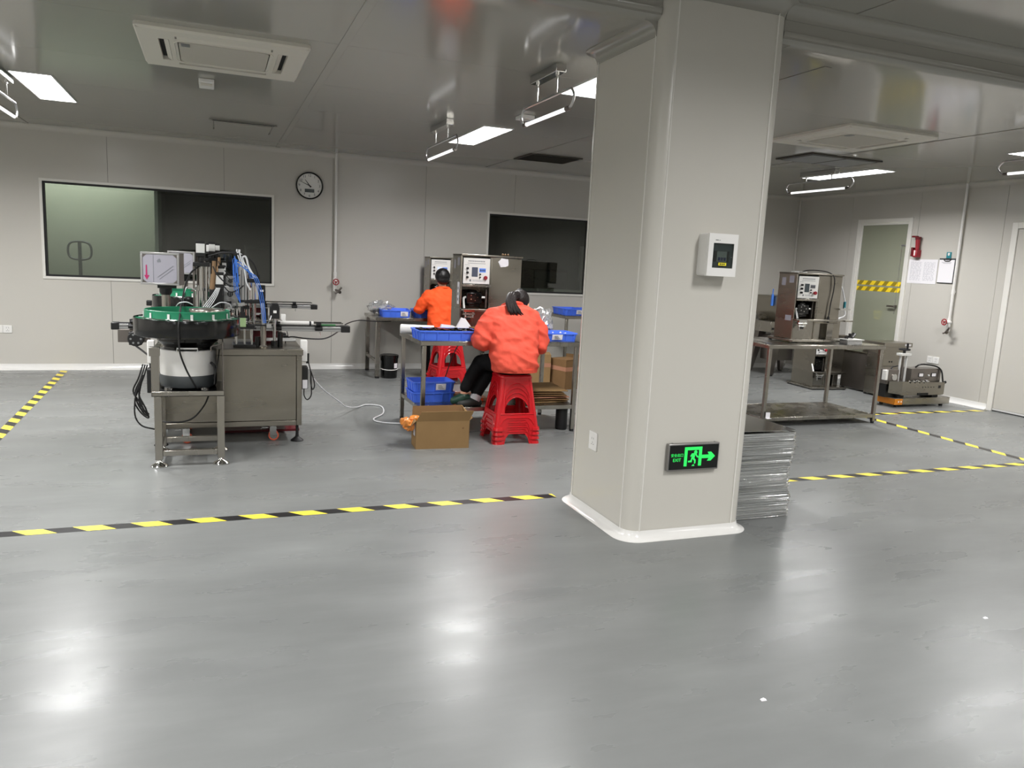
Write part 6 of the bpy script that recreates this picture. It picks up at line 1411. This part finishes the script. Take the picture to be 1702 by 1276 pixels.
# dark steel cabinet and sealer head against the right wall
o = thing('dark_steel_cabinet', (8.32, 8.02, 0), 'low dark steel cabinet by the right wall behind the bench leg', 'cabinet')
MB().box(-0.16, 0.30, -0.20, 0.26, 0.02, 0.52).build('body', 'steeld', o, bev=0.006); MB().box(-0.14, 0.28, -0.21, -0.20, 0.05, 0.49).build('door', 'blackgloss', o, bev=0.003)
MB().box(-0.17, 0.31, -0.21, 0.27, 0.52, 0.535).box(0.0, 0.12, -0.05, 0.08, 0.535, 0.62).build('lid', 'steelb', o, bev=0.003)
MB().tube([(-0.165, -0.21, 0.37), (-0.18, -0.25, 0.30), (-0.17, -0.28, 0.15), (-0.10, -0.32, 0.05), (0.05, -0.35, 0.012), (0.2, -0.36, 0.012)], 0.008, 6, smooth=5).cyl((-0.20, -0.215, 0.375), (-0.10, -0.215, 0.375), 0.014).build('white_lead', 'whitehose', o)
for x in (-0.13, 0.27):
    for y in (-0.17, 0.23): MB().cyl((x, y, 0), (x, y, 0.022), 0.02).build('foot', 'rubber', o)
o = thing('sealer_head', (8.30, 7.62, 0), 'tall steel sealing unit with an overhanging top behind the hand wheel on the right', 'sealer')
MB().box(-0.22, 0.16, -0.10, 0.16, 0.02, 0.66).build('body', 'steelb', o, bev=0.006)
MB().loft([[Vector((x, y, z)) for x, y in ((-0.30, -0.18), (0.18, -0.18), (0.18, 0.18), (-0.30, 0.18))] for z in (0.66, 0.715, )]).build('top', 'steelb', o, bev=0.004)
MB().cyl((-0.10, -0.102, 0.46), (-0.10, -0.098, 0.46), 0.012).cyl((-0.06, -0.102, 0.46), (-0.06, -0.098, 0.46), 0.012).box(-0.2, 0.14, -0.103, -0.1, 0.40, 0.405).build('port', 'ink', o)
MB().box(0.05, 0.15, -0.184, -0.18, 0.675, 0.70).build('label', 'whitep', o, smooth=0)
for x in (-0.2, 0.14): MB().cyl((x, -0.08, 0), (x, -0.08, 0.022), 0.02).cyl((x, 0.14, 0), (x, 0.14, 0.022), 0.02).build('foot', 'rubber', o)
# bench scale platform
o = thing('scale_platform', (8.06, 6.98, 0), 'low steel scale platform with orange tape on its left end by the right wall', 'scale')
MB().loft([rsq(0.455, 0.012, z, 2, hy=0.155) for z in (0.03, 0.108)]).build('platform', 'steelb', o, bev=0.004)
MB().loft([rsq(0.46, 0.014, 0.108, 2, hy=0.16), rsq(0.46, 0.014, 0.114, 2, hy=0.16)]).build('top_plate', 'steel', o)
MB().box(-0.457, -0.33, -0.157, -0.155, 0.034, 0.106).box(-0.457, -0.455, -0.15, 0.12, 0.034, 0.106).build('orange_tape', 'orangelabel', o, smooth=0)
MB().box(-0.40, -0.385, -0.158, -0.157, 0.06, 0.08).box(-0.36, -0.345, -0.158, -0.157, 0.06, 0.08).build('tape_print', 'whitep', o, smooth=0)
for x in (-0.38, 0.36):
    for y in (-0.11, 0.11): MB().cyl((x, y, 0), (x, y, 0.031), 0.022).build('foot', 'rubber', o)
# induction sealer standing on the platform
o = thing('bottle_cap_sealer', (8.02, 6.95, 0.115), 'bench sealer with twin columns, black hand wheel and meters standing on the scale platform', 'sealer')
MB().box(-0.33, 0.36, -0.13, 0.10, 0.03, 0.185).build('lower_body', 'steelb', o, bev=0.004)
MB().loft([[Vector((-0.33+a, y, z)) for a, y, z in ((0, -0.135, 0.04), (0.0, -0.135, 0.20), (-0.16, -0.08, 0.20), (-0.16, -0.08, 0.06))], [Vector((0.36+a, y, z)) for a, y, z in ((0, -0.135, 0.04), (0, -0.135, 0.185), (0, -0.08, 0.185), (0, -0.08, 0.06))]]).build('front_plate', 'steelb', o, smooth=0)
MB().box(-0.13, 0.36, -0.06, 0.12, 0.185, 0.345).build('meter_box', 'steeld', o, bev=0.004)
for x in (0.03, 0.24):
    k = MB().box(x-0.042, x+0.042, -0.064, -0.06, 0.245, 0.295).build('meter', 'black', o); MB().box(x-0.032, x+0.032, -0.066, -0.064, 0.252, 0.288).build('meter_face', 'whitep', k, smooth=0)
MB().cyl((0.15, -0.06, 0.265), (0.15, -0.075, 0.265), 0.010).build('indicator', 'white', o); MB().box(0.10, 0.17, -0.063, -0.06, 0.225, 0.23).build('print', 'ink', o, smooth=0)
MB().box(0.26, 0.295, -0.138, -0.135, 0.115, 0.15).build('switch', 'black', o); MB().box(-0.08, 0.10, -0.138, -0.135, 0.03, 0.06).build('vent', 'slot', o)
for k in range(5): MB().cyl((0.0+k*0.045, -0.136, 0.13), (0.0+k*0.045, -0.139, 0.13), 0.006, n=8).build('dial_mark', 'ink', o)
for k in range(5): MB().cbox((-0.22+k*0.075, -0.12, 0.198), (0.045, 0.03, 0.022), rot=Matrix.Rotation(0.5, 3, 'Y')).build('clamp', 'chrome', o)
for x in (-0.27, -0.17): MB().cyl((x, 0.0, 0.185), (x, 0.0, 0.50), 0.013).build('column', 'aluw', o)
MB().cyl((-0.22, 0, 0.20), (-0.22, 0, 0.53), 0.012).build('lead_screw', 'steeld', o)
MB().box(-0.30, -0.14, -0.04, 0.04, 0.50, 0.53).build('crosshead', 'aluw', o, bev=0.003)
hw_ = MB(); hw_.tube([(-0.22+0.055*math.cos(t), 0.055*math.sin(t), 0.575) for t in [2*PI*i/20 for i in range(20)]], 0.011, 8, closed=True)
for k in range(3): hw_.cyl((-0.22, 0, 0.57), (-0.22+0.055*math.cos(2.1*k), 0.055*math.sin(2.1*k), 0.575), 0.008, n=8)
hw_.cyl((-0.22, 0, 0.53), (-0.22, 0, 0.59), 0.016).cyl((-0.235, -0.05, 0.575), (-0.235, -0.05, 0.655), 0.013); hw_.build('hand_wheel', 'rubber', o)
MB().box(-0.50, -0.33, -0.06, 0.14, 0.16, 0.335).build('side_unit', 'steeld', o, bev=0.004); MB().cyl((-0.40, -0.07, 0.245), (-0.40, -0.06, 0.245), 0.04, n=18).build('fan', 'chrome', o); MB().box(-0.535, -0.50, -0.06, 0.0, 0.21, 0.33).build('socket_box', 'white', o, bev=0.004)
MB().box(-0.50, -0.34, -0.05, 0.12, 0.0, 0.16).build('side_stand', 'black', o)
MB().tube([(0.05, 0.05, 0.35), (0.07, 0.0, 0.39), (0.18, -0.03, 0.39), (0.28, -0.06, 0.37), (0.34, -0.08, 0.32), (0.355, -0.10, 0.22), (0.37, -0.10, 0.17)], 0.010, 6, smooth=5).cyl((0.36, -0.10, 0.165), (0.41, -0.10, 0.185), 0.016).build('lead', 'rubber', o)
MB().tube([(-0.40, 0.0, 0.335), (-0.38, 0, 0.36), (-0.32, 0.0, 0.37), (-0.24, 0.05, 0.37)], 0.008, 6, smooth=4).build('lead', 'rubber', o)
for x in (-0.30, 0.26): MB().box(x-0.05, x+0.05, -0.10, 0.08, 0.0, 0.03).build('foot', 'rubber', o, bev=0.004)
# small things on the right bench
o = thing('clear_box', (6.16, 6.16, 0.83), 'small clear plastic box with black fittings beside the filling machine on the right bench', 'box')
MB().box(-0.10, 0.10, -0.05, 0.06, 0, 0.05).build('box', 'bagclear', o, bev=0.004); MB().box(-0.115, 0.115, -0.06, 0.07, 0.05, 0.056).build('lid', 'white', o)
o = thing('black_fittings', (6.15, 6.18, 0.887), 'cluster of black hose fittings lying on the clear box on the right bench', 'fittings')
b = MB(); random.seed(13)
for k in range(7): b.cyl((random.uniform(-0.08, 0.05), random.uniform(-0.03, 0.03), 0.012), (random.uniform(-0.05, 0.09), random.uniform(-0.03, 0.03), random.uniform(0.02, 0.06)), 0.012, n=8)
b.build('fittings', 'black', o); o['kind'] = 'stuff'
o = thing('white_leg_tag', (5.105, 6.068, 0.095), 'small white card standing at the front left leg of the right-hand bench', 'card')
MB().box(-0.02, 0.03, -0.004, 0.0, 0, 0.06).build('card', 'whitep', o); MB().box(-0.02, 0.03, -0.03, 0.0, 0, 0.003).build('foot', 'whitep', o)
# litter on the foreground floor
for x, y, nm in ((1.814, 2.027, 'tiny white scrap on the foreground floor below the column'), (3.272, 2.291, 'tiny white scrap on the floor at lower right')):
    o = thing('paper_scrap', (x, y, 0), nm, 'scrap'); MB().hexa([(-0.01, -0.006, 0), (0.012, -0.008, 0), (0.008, 0.008, 0), (-0.008, 0.006, 0), (-0.008, -0.004, 0.004), (0.008, -0.005, 0.006), (0.006, 0.005, 0.005), (-0.006, 0.004, 0.004)]).build('scrap', 'whitep', o, smooth=0)
bpy.context.view_layer.update()
